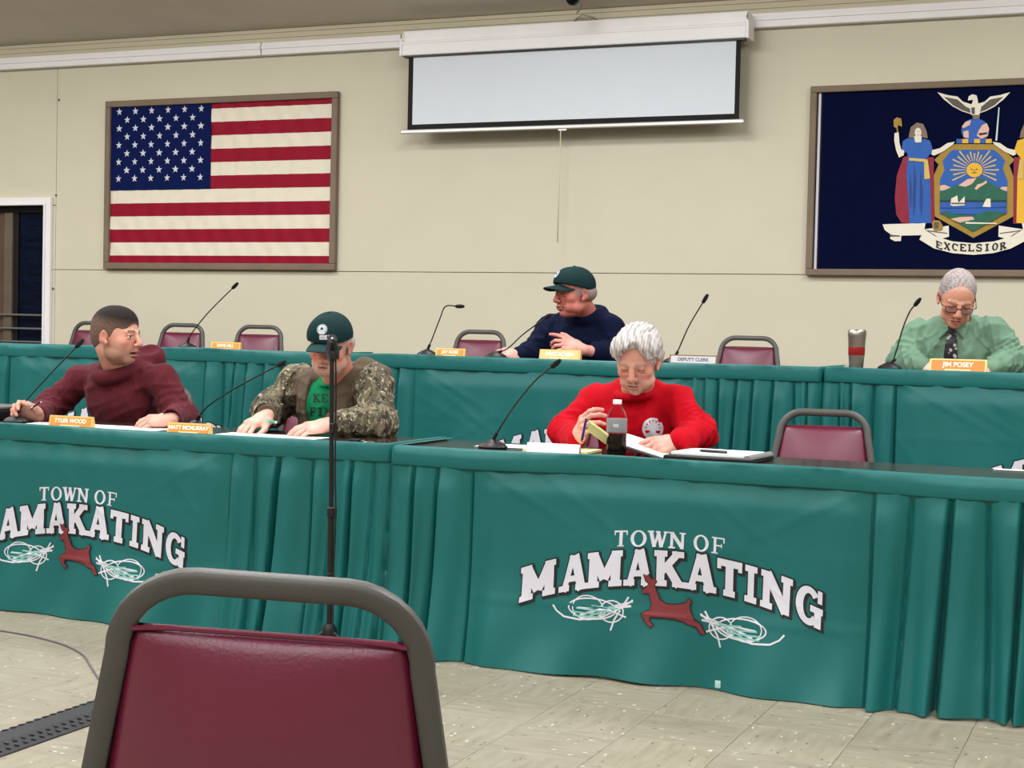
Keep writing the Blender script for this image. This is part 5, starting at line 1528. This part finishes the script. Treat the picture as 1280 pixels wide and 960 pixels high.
arms(s, J, (.070, .062, .056, .041), seed=11, amp=.011); s.displace(crease_fn(31, .0050, .09, .5)); nk = V3(J['neck'])
ringpath(s, nk+fw*.006+(0, 0, -.008), ax, fw, .068, .074, .013, .012, tiltf=.016); s.cap(nk+(0, 0, 0), nk+(V3(H['pos'])-nk)*.9, .055, .060, .004, 'sub')
for q in 'LR':
    w = V3(J['wrist'+q]); e = V3(J['el'+q]); d = (w-e)/np.linalg.norm(w-e); s.cap(w-d*.035, w+d*.008, .040, .036, .004)
redshirt = finish('red_sweatshirt', s, red_f, rootD, oD)
# white undershirt edge
s = SDF(nk-.13, nk+.13, .004); ringpath(s, nk+fw*.010+(0, 0, .004), ax, fw, .066, .070, .006, .004, tiltf=.016, n=10, a0=-20, a1=48); finish('undershirt_neckband', s, mat('white_cotton', (232, 226, 222), .8), rootD, oD, 0)
# round white eagle emblem on the chest
vc = ray(816, 535); vc.normalize(); rt = vc.cross(Vector((0, 0, 1))).normalized(); upv = rt.cross(vc)
c0 = at(816, 536, 5.30)-vc*.25
def chest(u, v): return (c0+rt*u+upv*v, vc)
em = []
for q in pline(arc(0, 0, .034, .036, 60, 400, 30), .009): em.append((q, 0, 0))
for sgn in (-1, 1):
    for k, (a, r0, r1) in enumerate([(100, .008, .034), (125, .010, .036), (150, .010, .036), (175, .010, .034)]):
        aa = math.radians(a if sgn > 0 else 180-a)
        em.append((seg((r0*math.cos(aa), r0*math.sin(aa)-.004), (r1*math.cos(aa), r1*math.sin(aa)-.004), .0085), 0, 0))
em.append((ell(0, -.012, .011, .022, 12), 0, 0)); em.append(([(-.008, .0), (.004, .002), (.012, .020), (.004, .026), (-.006, .020), (.0, .012)], 0, 0))
em.append(([(-.030, -.020), (-.006, -.040), (.0, -.010)], 0, 0)); em.append(([(.030, -.020), (.006, -.040), (.0, -.010)], 0, 0))
project_decal('chest_emblem', em, redshirt, chest, [white_print], redshirt)

# ---- E: man in green dress shirt with tie and glasses
J = dict(neck=at(1196, 403, 7.26), shL=at(1244, 411, 7.26), shR=at(1148, 414, 7.30), elR=at(1132, 450, 7.24), wristR=at(1155, 458, 7.06),
         elL=at(1262, 451, 7.24), wristL=at(1240, 461, 7.06), hip=Vector((-.87, 7.46, .82)))
J['handR'] = dict(fwd=(.80, -.50, -.05), up=(0, -.4, .9), curl=(30, 34, 38, 42), kw=dict(thumb=(.8, .2)))
J['handL'] = dict(fwd=(-.80, -.50, -.05), up=(0, -.4, .9), curl=(30, 34, 38, 42), kw=dict(thumb=(.8, .2)))
H = dict(pos=at(1196, 373, 7.10), R=face_dir(1196, 373, 7, 30, -6), skin=(206, 146, 122), hand_skin=(236, 176, 166), brow=(150, 120, 104), eye=.15, neck_r=.056, w=.96, jaw=.86, lip=(160, 92, 84), furrow=1, scalp=((206, 186, 176), .35))
rootE, oE, bodyE = seated_person('person', 'man in a light green dress shirt, dark tie and glasses reading, dais at the right', J, H, None, DZ, khaki, 0)
def hair_e(s):
    s.ell((0, -.018, .038), (.0785, .099, .090)); s.ell((0, -.05, -.005), (.072, .056, .060), .02)
    s.ell((.0, .116, .016), (.066, .084, .092), .008, 'sub')
    for q in (-1, 1): s.ell((q*.082, .050, -.016), (.030, .036, .062), .004, 'sub'); s.ell((q*.084, -.008, -.022), (.020, .026, .032), .003, 'sub')
    s.fn((-.13, -.17, -.16), (.13, .15, .0), lambda X, Y, Z: -.055+.2*Y-Z, 0, 'int')
hair_obj('cropped_grey_hair', rootE, H, oE, hair_e, lambda V: edge_mix(V, grey_h((186, 176, 174), (112, 104, 102))(V), (0, .116, .016), (.066, .084, .092), (208, 158, 140), .22, .9))
sage = fabric('sage_cotton', (106, 138, 116), .1, bump=.1); sage_d = sage
lo, hi = bounds(J); s = SDF(lo, hi, .0052); mid, ax, fw, M = torso(s, J, .178, .115, .175, .135)
arms(s, J, (.082, .076, .062, .040), seed=14, amp=.014); s.displace(crease_fn(41, .0065, .075, .4)); nk = V3(J['neck'])
s.cap(nk+(0, 0, 0), nk+(V3(H['pos'])-nk)*.9, .057, .060, .004, 'sub')
for q in 'LR':
    w = V3(J['wrist'+q]); e = V3(J['el'+q]); d = (w-e)/np.linalg.norm(w-e); s.cap(w-d*.05, w+d*.006, .042, .038, .003)
sh_e = finish('dress_shirt', s, sage, rootE, oE)
s = SDF(nk-.15, nk+.15, .0036)
ringpath(s, nk+(0, 0, -.004), ax, fw, .069, .072, .0105, .004, tiltf=.020, a0=96, a1=444)
for q in (-1, 1):
    P0 = nk+fw*.074+ax*q*.008+(0, 0, -.022); P1 = nk+fw*.088+ax*q*.052+(0, 0, -.070); P2 = nk+fw*.045+ax*q*.060+(0, 0, -.015)
    for t in np.linspace(0, 1, 8): s.cap(P0+(P1-P0)*t, P2+(P1-P2)*t, .0055, .0055, .003)
finish('shirt_collar', s, sage, sh_e, (0, 0, 0) if False else oE, 0).location = (0, 0, 0)
# tie
tie_m = mat('patterned_tie', (26, 24, 32), .5); nt = tie_m.node_tree; N_ = nt.nodes
vo = N_.new('ShaderNodeTexVoronoi'); vo.inputs['Scale'].default_value = 46; tcx = N_.new('ShaderNodeTexCoord'); nt.links.new(tcx.outputs['Object'], vo.inputs['Vector'])
rr_ = N_.new('ShaderNodeValToRGB'); rr_.color_ramp.elements[0].position = .30; rr_.color_ramp.elements[0].color = srgb(176, 172, 176); rr_.color_ramp.elements[1].position = .36; rr_.color_ramp.elements[1].color = srgb(24, 22, 32)
nt.links.new(vo.outputs['Distance'], rr_.inputs[0]); nt.links.new(rr_.outputs[0], N_['Principled BSDF'].inputs['Base Color'])
bpy.context.view_layer.update()
bvh = BVHTree.FromPolygons([sh_e.matrix_world @ v.co for v in sh_e.data.vertices], [tuple(p.vertices) for p in sh_e.data.polygons])
fwV, axV, nkV = Vector(fw), Vector(ax), Vector(nk)
s = SDF(nk-(.16, .30, .42), nk+(.16, .12, .08), .0042)
s.cap(nk+fw*.080+(0, 0, -.020), nk+fw*.086+(0, 0, -.048), .019, .013, .004)
prev = nk+fw*.088+(0, 0, -.050)
for k in range(1, 16):
    z = -.050-.022*k; o_r = nkV+fwV*.4+Vector((0, 0, z)); hh = bvh.ray_cast(o_r, -fwV)
    if hh[0] is None: continue
    p = V3(hh[0])+fw*.004; w_ = .013+.0022*k
    s.cap(p-ax*w_, p+ax*w_, .0065, .0065, .006); 
    if np.linalg.norm(p-prev) < .06:
        for t in (.33, .66):
            m_ = prev+(p-prev)*t; s.cap(m_-ax*w_, m_+ax*w_, .0065, .0065, .006)
    prev = p
finish('necktie', s, tie_m, rootE, oE, 0)
# glasses
RE = H['R']; pe = Vector(H['pos'])-rootE.location
gl = empty('glasses', pe); gl.parent = rootE; gl.rotation_mode = 'QUATERNION'; gl.rotation_quaternion = RE.to_quaternion()
fr_m = mat('dark_spectacle_frame', (30, 24, 40), .3)
lens_m = mat('spectacle_lens', (150, 150, 190), .05, alpha=.14)
fb = MB()
for q in (-1, 1):
    P = [(q*.033+.024*math.copysign(abs(math.cos(a))**.6, math.cos(a)), .107-.10*abs(q*.033+.024*math.cos(a))**1.5*3, -.002+.0145*math.copysign(abs(math.sin(a))**.6, math.sin(a))) for a in [2*math.pi*k/20 for k in range(20)]]
    fb.tube(P, .0019, 6, closed=True)
    fb.tube([(q*.057, .100, .006), (q*.074, .085, .006), (q*.080, .0, .008), (q*.078, -.02, -.006)], .0019, 6)
    lb = MB(); lb.add(P, [tuple(range(20))]); lb.build('lens', lens_m, gl, smooth=False, fix=False)
fb.tube([(-.010, .107, .004), (0, .110, .007), (.010, .107, .004)], .0019, 6)
fb.build('spectacle_frame', fr_m, gl)

# cap badges and shirt print
def head_ray(head, root):
    Rm = head['R']; pos = Vector(head['pos'])
    return Rm, pos
def cap_badge(cr, Rm, pos, pieces, mats, name, azim=0.0, elev=.5, roll=0.0):
    d = Rm @ Vector((math.sin(azim)*math.cos(elev), math.cos(azim)*math.cos(elev), math.sin(elev)))
    c = pos+Rm @ Vector((0, 0, .04))
    r_ = (Rm @ Vector((0, 0, 1))).cross(d).normalized(); u_ = d.cross(r_)
    def f(u, v): return (c+d*.25+r_*u+u_*v, -d)
    return project_decal(name, pieces, cr, f, mats, cr, off=.0012)
badge = [(ell(0, 0, .021, .021, 20), 0, 0), (ell(0, .001, .014, .014, 16), 1, 1), (ell(0, .002, .006, .006, 10), 2, 2), ([(-.014, -.010), (.014, -.010), (.010, -.019), (-.010, -.019)], 3, 2)]
bm_ = [mat('badge_grey', (150, 160, 166), .6), mat('badge_pale', (188, 196, 200), .6), mat('badge_dark', (40, 48, 56), .6), white_print]
HB = dict(R=face_dir(413, 432, -22, 20, -3), pos=at(413, 432, 5.34)); HC = dict(R=face_dir(718, 370, -58, 6, 0), pos=at(718, 367, 7.14))
cap_badge(crB, HB['R'], HB['pos'], badge, bm_, 'cap_badge', -.06, .60)
lb_ = [([(-.024, -.009), (.024, -.009), (.024, .009), (-.024, .009)], 0, 0), ([(.006, -.006), (.010, -.006), (.010, .008), (.006, .008)], 1, 1), ([(-.018, -.002), (-.004, -.002), (-.004, .001), (-.018, .001)], 2, 1)]
cap_badge(crB, HB['R'], HB['pos'], lb_, [white_print, black_print, mat('print_grey', (150, 156, 160), .6)], 'cap_label', -.22, .30)
cap_badge(crC, HC['R'], HC['pos'], badge, bm_, 'cap_badge', .15, .62)
# lettering on the green shirt
vc = ray(413, 500); vc.normalize(); rt2 = vc.cross(Vector((0, 0, 1))).normalized(); up2 = rt2.cross(vc); c1 = at(411, 500, 5.40)-vc*.25
pcs = []
def word(txt, x0, z0, w, h, gap=.006):
    x = x0
    for ch in txt:
        for q in (glyph(ch, .26, .16) if ch != 'P' else glyph('F', .26, .16)+[seg((.85, .5), (.85, 1), .24)]):
            pcs.append(([(x+w*a, z0+h*b_) for a, b_ in q], 0, 0))
        x += w+gap
word('KEEP', -.062, -.010, .026, .034); word('FISHIN', -.085, -.066, .022, .036) if False else word('FIN', -.075, -.066, .024, .036)
project_decal('shirt_lettering', pcs, tee, lambda u, v: (c1+rt2*u+up2*v, vc), [mat('dark_green_print', (10, 44, 38), .7)], tee)

# chairs the sitters use
GH = None
chair_at(204, 474, 6.02, PI-.06, 0, 'chair of the man in maroon, its bronze rail just showing behind his elbow')
chair_at(405, 480, 6.06, PI+.05, 0, 'chair hidden behind the bearded man in camouflage')
chair_at(790, 490, 6.06, PI, 0, 'chair hidden behind the white haired man in red')
chair_at(722, 400, 7.84, PI, DZ, 'chair hidden behind the man in the navy pullover')
chair_at(1196, 400, 7.80, PI, DZ, 'chair hidden behind the man in the green dress shirt')
# ------------------------------------------------------------------ THINGS ON THE TABLES
TZ = .7385; BZ = DZ+.7385
def text_mesh(txt, size, m, parent, loc, R, name='lettering', bold=0.0):
    cu = bpy.data.curves.new('t', 'FONT'); cu.body = txt; cu.size = size; cu.align_x = 'CENTER'; cu.align_y = 'CENTER'; cu.offset = bold; cu.extrude = .0003
    o = bpy.data.objects.new('t', cu); col.objects.link(o); dg = bpy.context.evaluated_depsgraph_get(); dg.update()
    me = bpy.data.meshes.new_from_object(o.evaluated_get(dg)); bpy.data.objects.remove(o)
    w = link(name, me, m, parent, smooth=False); w.matrix_local = Matrix.Translation(loc) @ R.to_4x4(); return w
def nameplate(px, py, Y, base, w, h, txt, label, face, rim, yaw=0.0, sub=True):
    p = at(px, py, Y); t = empty('nameplate', (p.x, Y, base), math.radians(yaw)); tag(t, label, 'nameplate', None)
    b = MB(); lean = .25
    # wedge stand
    vs = [(-w/2, 0, 0), (w/2, 0, 0), (w/2, h*.6, 0), (-w/2, h*.6, 0), (-w/2, h*lean, h), (w/2, h*lean, h), (w/2, h*lean+.008, h), (-w/2, h*lean+.008, h)]
    b.add(vs, [(0, 1, 2, 3), (0, 4, 5, 1), (4, 7, 6, 5), (7, 3, 2, 6), (0, 3, 7, 4), (1, 5, 6, 2)]); b.build('stand', rim, t, smooth=False)
    a = math.atan2(1, lean); R = Matrix.Rotation(a, 3, 'X')
    def onface(u, v, d): return Vector((u, h*lean*v, h*v))+Vector((0, -math.sin(a), math.cos(a)*1))*d*.9
    fp = MB(); fp.box((0, 0, 0), (w-.016, (h-.010), .002)); f = fp.build('face_plate', face, t, smooth=False)
    f.matrix_local = Matrix.Translation(onface(0, .5, .0012)) @ R.to_4x4()
    if txt: text_mesh(txt, h*.50, mat('white_lettering', (250, 246, 232), .5), t, onface(0, .56 if sub else .5, .0026), R, bold=.0006)
    if sub:
        sb = MB(); sb.box((0, 0, 0), (w*.45, h*.10, .0008)); s_ = sb.build('title_line', mat('pale_gold_line', (244, 220, 170), .5), t, smooth=False); s_.matrix_local = Matrix.Translation(onface(0, .17, .0026)) @ R.to_4x4()
    return t
YN = 5.005
nameplate(87, 530, YN, TZ, .205, .046, 'TYLER WOOD', 'orange nameplate before the man in maroon, at the left', gold_m, goldrim_m, 2)
nameplate(235, 538, YN, TZ, .190, .042, 'MATT MCMURRAY', 'orange nameplate between the man in maroon and the man in camouflage', gold_m, goldrim_m, 2)
nameplate(281, 436, BY+.03, BZ, .175, .042, 'DAVE HILL', 'orange nameplate on the left dais table between two empty chairs', gold_m, goldrim_m)
nameplate(562, 443, BY+.03, BZ, .155, .042, 'JAY ROSE', 'orange nameplate on the dais before the empty chair left of the navy pullover', gold_m, goldrim_m)
nameplate(699, 448, BY+.03, BZ, .205, .050, 'MIKE ROBIN', 'pale gold nameplate before the man in the navy pullover', mat('pale_gold_plate', (226, 190, 128), .35, .2), goldrim_m)
npc = nameplate(866, 453, BY+.03, BZ, .225, .042, 'DEPUTY CLERK', 'brown framed white nameplate on the dais, left of the empty chair at the right', mat('silver_plate', (196, 194, 200), .35), wood_m, 0, False)
for ch in npc.children:
    if ch.name.startswith('lettering'): ch.data.materials[0] = mat('grey_lettering', (90, 84, 96), .5)
nameplate(1197, 460, BY+.02, BZ, .235, .056, 'JIM POSEY', 'large orange nameplate before the man in the green shirt', mat('bright_orange_plate', (224, 138, 62), .4), mat('pale_rim', (240, 214, 140), .4), -2)

def sheet(px, py, Y, w, d, yaw, z, m, label, cat, name, th=.0008, parent=None, group=None, base=TZ):
    p = at(px, py, Y)
    b = MB().box((0, 0, th/2), (w, d, th)); o = b.build(name, m, parent, smooth=False)
    o.location = (p.x, Y, base+z); o.rotation_euler = (0, 0, math.radians(yaw))
    if label: tag(o, label, cat, group)
    return o
sheet(150, 530, 5.125, .42, .215, 3, .0005, paper_m, 'white agenda sheets spread before the man in maroon', 'paper', 'paper_sheet')
sheet(52, 527, 5.12, .12, .16, 8, .0005, paper_m, 'white sheet under the right fist of the man in maroon', 'paper', 'paper_sheet')
sheet(335, 545, 5.10, .44, .21, 2, .0005, paper_m, 'white sheets under the hands of the bearded man in camouflage', 'paper', 'paper_sheet')
# front right: papers
sheet(650, 556, 5.26, .30, .16, 6, .0005, paper_m, 'white sheet at the left elbow side of the man in red, behind the legal pad', 'paper', 'paper_sheet')
lp_ = sheet(703, 560, 5.15, .24, .17, 3, .0005, legal_m, 'yellow legal pad lying before the man in red', 'notepad', 'legal_pad', .008)
fn = empty('folded_note', (at(691, 562, 5.03).x, 5.03, TZ)); tag(fn, 'white tent folded card at the table edge, in front of the legal pad', 'card')
b = MB(); b.box((0, 0, .018), (.195, .0012, .036), rot=Matrix.Rotation(-.25, 3, 'X')); b.box((0, .017, .018), (.195, .0012, .036), rot=Matrix.Rotation(.25, 3, 'X')); b.build('card', mat('pinkish_card', (244, 232, 230), .7), fn, smooth=False)
# clip folder leaning from the sitter's hand
nf2 = at(800, 562, 5.20)
cb = empty('clipboard', (nf2.x, 5.20, TZ)); tag(cb, 'dark tilted clipboard held by the man in red', 'clipboard')
R = Matrix.Rotation(math.radians(14), 3, 'Y') @ Matrix.Rotation(math.radians(6), 3, 'X')
MB().box((.01, .0, .030), (.23, .19, .004), rot=R).build('board', mat('dark_grey_board', (64, 62, 62), .5), cb, smooth=False)
MB().box((.012, .0, .034), (.205, .165, .002), rot=R).build('paper', paper_m, cb, smooth=False)
# notepad and pen held up in the hand
ym = at(742, 540, 5.07); yn = empty('note_pad', ym); tag(yn, 'pale yellow folded note held in the right hand of the man in red', 'notepad')
R = Matrix.Rotation(math.radians(32), 3, 'Y') @ Matrix.Rotation(math.radians(-40), 3, 'X')
for k in range(3): MB().box((.016, 0, -.004+.003*k), (.085, .065, .0016), rot=R).build('leaf', legal_m, yn, smooth=False)
p0, p1 = at(727, 552, 5.06), at(733, 523, 5.06)
pen_m = mat('blue_pen', (46, 40, 132), .3)
def pen(a, b_, m, label, name='pen', tipm=None, r=.0045):
    a, b_ = Vector(a), Vector(b_); c = (a+b_)/2; t = empty(name, a); tag(t, label, 'pen'); d = (b_-a)
    MB().tube([d*.08, d], r, 10).build('barrel', m, t); MB().tube([d*0, d*.08], [.001, r*.8], 8).build('tip', tipm or steel_m, t)
    MB().tube([d*.70+Vector((0, -r*1.3, 0)), d*.97+Vector((0, -r*1.3, 0))], .0012, 6).build('clip', tipm or steel_m, t); return t
pen(p0, p1, pen_m, 'blue pen upright in the right hand of the man in red', tipm=pen_m)
pen(at(52, 502, 5.12), at(38, 511, 5.12), black_m, 'black pen with pale tip in the fist of the man in maroon', tipm=white_m)
# binder at right
bb = empty('ring_binder', (at(898, 570, 5.17).x, 5.17, TZ), math.radians(-4)); tag(bb, 'black binder with white papers on the front right table, right of the man in red', 'binder')
MB().box((.004, -.004, .008), (.305, .265, .016), bev=.003).build('cover', black_m, bb, smooth=False)
MB().box((-.006, .012, .021), (.262, .215, .010), bev=.002).build('page_stack', paper_m, bb, smooth=False)
MB().lathe((.142, -.125, .014), [(.014, 0), (.014, .25)], 14, axis=Vector((0, 1, 0))).build('spine_roll', mat('silver_spine', (150, 150, 152), .4, .5), bb)
q = bb.location; pen((q.x-.055, 5.12, TZ+.031), (q.x+.045, 5.11, TZ+.031), black_m, 'black pen lying on the white papers of the binder', r=.005)
# papers on right end of the table
sheet(1262, 589, 5.38, .10, .05, 0, .0005, paper_m, 'small white slip at the far right end of the front table', 'paper', 'paper_slip')
# closed black laptop at far left and black pouch
lt_ = empty('laptop', (at(-20, 525, 5.28).x, 5.28, TZ), 0); tag(lt_, 'black closed laptop case with grey top at the left edge of the front table', 'laptop')
MB().box((0, 0, .022), (.34, .24, .044), bev=.008).build('case', black_m, lt_, smooth=False); MB().box((0, 0, .050), (.335, .235, .012), bev=.004).build('lid', mat('grey_lid', (112, 112, 112), .35, .4), lt_, smooth=False)
pc = at(458, 541, 5.06)
kc = empty('key_bunch', (pc.x, 5.06, TZ)); tag(kc, 'small bunch of keys with black fob on the table by the camouflage sleeve', 'keys')
MB().tube([(.012*math.cos(a), .012*math.sin(a), .003) for a in [k*math.pi/6 for k in range(12)]], .0014, 6, closed=True).build('ring', alu_m, kc)
for k, (x, y, a) in enumerate([(.03, .0, .3), (.027, -.012, -.5), (-.03, .004, 2.9)]):
    R = Matrix.Rotation(a, 3, 'Z'); b = MB(); b.box(Vector((x, y, .004+.002*k)), (.034, .007, .002), rot=R); b.lathe((x*.55, y*.55, .003+.002*k), [(.009, 0), (.009, .002)], 12); b.build('key', alu_m if k else brz, kc, smooth=False)
MB().box((-.045, -.004, .007), (.04, .022, .013), bev=.004).build('fob', black_m, kc)

# soda bottle
bp_ = at(770, 573, 5.075); bo = empty('soda_bottle', (bp_.x, 5.075, TZ)); bo.scale = (1, 1, .88); tag(bo, 'clear plastic soda bottle half full of dark cola in front of the man in red', 'bottle')
pet = mat('clear_plastic', (235, 240, 240), .06, trans=1.0, ior=1.12, alpha=.55); cola = mat('cola', (20, 8, 5), .08)
MB().lathe((0, 0, 0), [(.020, .0), (.030, .003), (.0345, .012), (.0350, .05), (.0345, .07), (.0352, .10), (.0352, .140), (.034, .155), (.027, .178), (.0165, .192), (.0135, .197), (.0135, .206)], 28).build('bottle_body', pet, bo)
MB().lathe((0, 0, 0), [(.019, .002), (.029, .004), (.0330, .012), (.0335, .05), (.0325, .070), (.0338, .090), (0, .0905)], 28).build('cola', cola, bo)
MB().lathe((0, 0, 0), [(.0356, .095), (.0358, .096), (.0358, .146), (.0355, .147)], 28).build('label', mat('grey_label', (128, 130, 134), .4), bo)
MB().lathe((0, 0, 0), [(.0148, .204), (.0152, .206), (.0152, .219), (.014, .221), (0, .221)], 20).build('bottle_cap', white_m, bo)
lbm = MB()
for k, a in enumerate((-.18, 0, .18)):
    for z, dz in ((.122, .012),):
        for i in range(1):
            aa = -math.pi/2+PSI*.6+a; R = .0361
            lbm.add([(R*math.cos(aa+s_), R*math.sin(aa+s_), zz) for s_, zz in ((-.06, z-dz/2), (.06, z-dz/2), (.06, z+dz/2), (-.06, z+dz/2))], [(0, 1, 2, 3)])
lbm.build('label_print', mat('label_pale', (206, 208, 212), .5), bo, smooth=False, fix=False)

# steel travel mug
mp_ = at(1070, 462, 6.95); mg = empty('travel_mug', (mp_.x, 6.95, BZ)); tag(mg, 'stainless steel travel mug with a red band on the dais table', 'mug')
ss = mat('stainless_steel', (176, 172, 166), .28, .95, var=.05); hh_ = .172
MB().lathe((0, 0, 0), [(.028, 0), (.031, .003), (.035, .060), (.0352, .062)], 28).build('lower_body', ss, mg)
MB().lathe((0, 0, 0), [(.0355, .060), (.0362, .062), (.0372, .094), (.0368, .096)], 28).build('red_band', mat('dark_red_band', (140, 16, 24), .35), mg)
MB().lathe((0, 0, 0), [(.0365, .094), (.0392, .140), (.0394, .142)], 28).build('upper_body', ss, mg)
MB().lathe((0, 0, 0), [(.0400, .141), (.0405, .144), (.0405, hh_-.006), (.038, hh_-.002), (.034, hh_), (.032, hh_-.006), (0, hh_-.006)], 28).build('lid', ss, mg)

# gooseneck microphones
foam = mat('black_foam', (12, 12, 12), .9, bump=.4, bscale=900)
def goose(px, py, Yb, pts, base, label, group='gooseneck microphones', bl=.105, r=.0032, head_len=.035):
    p = at(px, py, Yb); t = empty('gooseneck_microphone', (p.x, Yb, base)); tag(t, label, 'microphone')
    O = t.location
    prof = [(.0, 0), (.050, 0), (.052, .006), (.046, .014), (.028, .024), (.012, .032), (0, .034)]
    b = MB().lathe((0, 0, 0), prof, 24)
    b.v = [(x*1.05, y*.9, z) for x, y, z in b.v]; b.build('base', black_m, t)
    P = [Vector((0, 0, .03))]+[at(x, y, Y)-O for x, y, Y in pts]
    P2 = smooth_path(P, 8); st = MB().tube(P2, r, 8).build('stem', black_m, t)
    d = (P[-1]-P[-2]).normalized()
    MB().tube([P[-1]-d*.012, P[-1]-d*.006, P[-1]+d*head_len*.5, P[-1]+d*head_len], [.0050, .0090, .0100, .006], 12).build('foam_head', foam, t)
    b = MB().tube([P[0]-Vector((0, 0, .004)), P[0]+(P2[3]-P[0]).normalized()*.03], .007, 10); b.build('stem_collar', black_m, t)
    return t
goose(616, 558, 5.13, [(640, 512, 5.12), (668, 477, 5.10), (692, 457, 5.08)], TZ, 'gooseneck microphone on the front right table, left of the man in red')
goose(245, 531, 5.34, [(262, 506, 5.33), (300, 482, 5.30), (349, 456, 5.26)], TZ, 'gooseneck microphone between the man in maroon and the bearded man')
goose(20, 528, 5.12, [(35, 498, 5.14), (68, 462, 5.18), (97, 432, 5.22)], TZ, 'gooseneck microphone at the left, crossing the sleeve of the man in maroon')
goose(234, 437, 6.95, [(240, 416, 6.95), (262, 389, 6.95), (292, 359, 6.95)], BZ, 'gooseneck microphone on the left dais table, pointing up to the right under the flag')
goose(534, 444, 6.95, [(540, 424, 6.95), (550, 398, 6.95), (557, 383, 6.95), (572, 383, 6.95)], BZ, 'gooseneck microphone on the dais with its tip bent level to the right')
goose(620, 448, 6.92, [(634, 436, 6.92), (655, 417, 6.94), (684, 396, 6.96)], BZ, 'gooseneck microphone on the dais angled towards the mouth of the man in navy', head_len=.02)
goose(843, 452, 7.0, [(848, 437, 7.0), (862, 406, 7.0), (880, 376, 7.0)], BZ, 'gooseneck microphone on the dais to the right of the white haired man')
goose(1112, 459, 6.98, [(1118, 446, 6.98), (1128, 412, 6.98), (1137, 390, 6.98), (1145, 380, 6.96)], BZ, 'gooseneck microphone on the dais, left of the man in the green shirt')

# floor microphone stand with tripod foot
sp = at(412, 788, 4.62); ms_ = empty('microphone_stand', (sp.x, 4.62, 0)); tag(ms_, 'tall black microphone stand on the floor in front of the bearded man', 'microphone stand')
O = ms_.location; top = at(414, 448, 4.62)-O; mid_ = at(413, 640, 4.62)-O
hub = .135
lowp = Vector((0, 0, hub-.01)); top.y = 0
MB().tube([lowp, Vector((mid_.x*.5, 0, mid_.z))], .0105, 12).build('lower_tube', black_m, ms_)
MB().tube([Vector((mid_.x*.5, 0, mid_.z-.02)), Vector((top.x*.8, 0, top.z))], .0075, 12).build('upper_tube', black_m, ms_)
for py, r in ((640, .017), (535, .014), (722, .013)):
    z = at(413, py, 4.62).z; MB().lathe((0, 0, z-.018), [(r*.7, 0), (r, .004), (r, .032), (r*.7, .036)], 14).build('clutch', black_m, ms_)
MB().lathe((0, 0, hub-.03), [(.012, -.01), (.024, 0), (.026, .03), (.014, .05)], 16).build('tripod_hub', black_m, ms_)
for a in (100, 220, 340):
    c_, s_ = math.cos(math.radians(a)), math.sin(math.radians(a))
    lg = MB().tube([(c_*.02, s_*.02, hub-.01), (c_*.14, s_*.14, .07), (c_*.20, s_*.20, .014)], .007, 8).build('leg', black_m, ms_); MB().lathe((c_*.20, s_*.20, 0), [(.011, 0), (.011, .016), (.007, .022)], 10).build('rubber_foot', rubber_m, lg)
# clip and microphone pointing at the sitter
tz = top.z; b = MB().box((0, .0, tz+.012), (.022, .03, .030), bev=.004); b.build('clip', black_m, ms_)
tl = -ray(414, 440); tl.z = 0; tl.normalize(); tl = (tl+Vector((0, 0, .42))).normalized()
m0 = Vector((top.x*.8, 0, tz+.040)); MB().tube([m0+tl*-.10, m0+tl*-.06, m0+tl*.0, m0+tl*.05], [.018, .023, .020, .014], 16).build('microphone_body', black_m, ms_)
m1 = m0; MB().lathe(m1+tl*.05, [(.016, 0), (.016, .022), (0, .022)], 14, axis=tl).build('connector', black_m, ms_)
MB().lathe(m1+tl*.072, [(.004, 0), (.004, .001), (0, .001)], 10, axis=tl).build('pale_dot', white_m, ms_)  # plain white dot on the end of the connector
cpth = [m1+tl*.06, m1+tl*.11+Vector((.01, 0, -.03)), Vector((.018, -.02, tz-.10)), Vector((.016, -.012, mid_.z+.15)), Vector((.026, -.02, mid_.z)), Vector((.018, -.012, mid_.z-.2)), Vector((.03, -.03, .10)), Vector((.06, -.06, .006)), Vector((-.10, -.12, .006))]
MB().tube(smooth_path([Vector(p) for p in cpth], 6), .003, 6).build('cable', black_m, ms_)
# pen on papers of the bearded man: green capped pen in fingers
pen(at(346, 528, 5.17), at(333, 526, 5.20), mat('teal_pen', (60, 140, 110), .3), 'short teal pen between the fingers of the bearded man', tipm=white_m, r=.006)
bpy.context.view_layer.update()
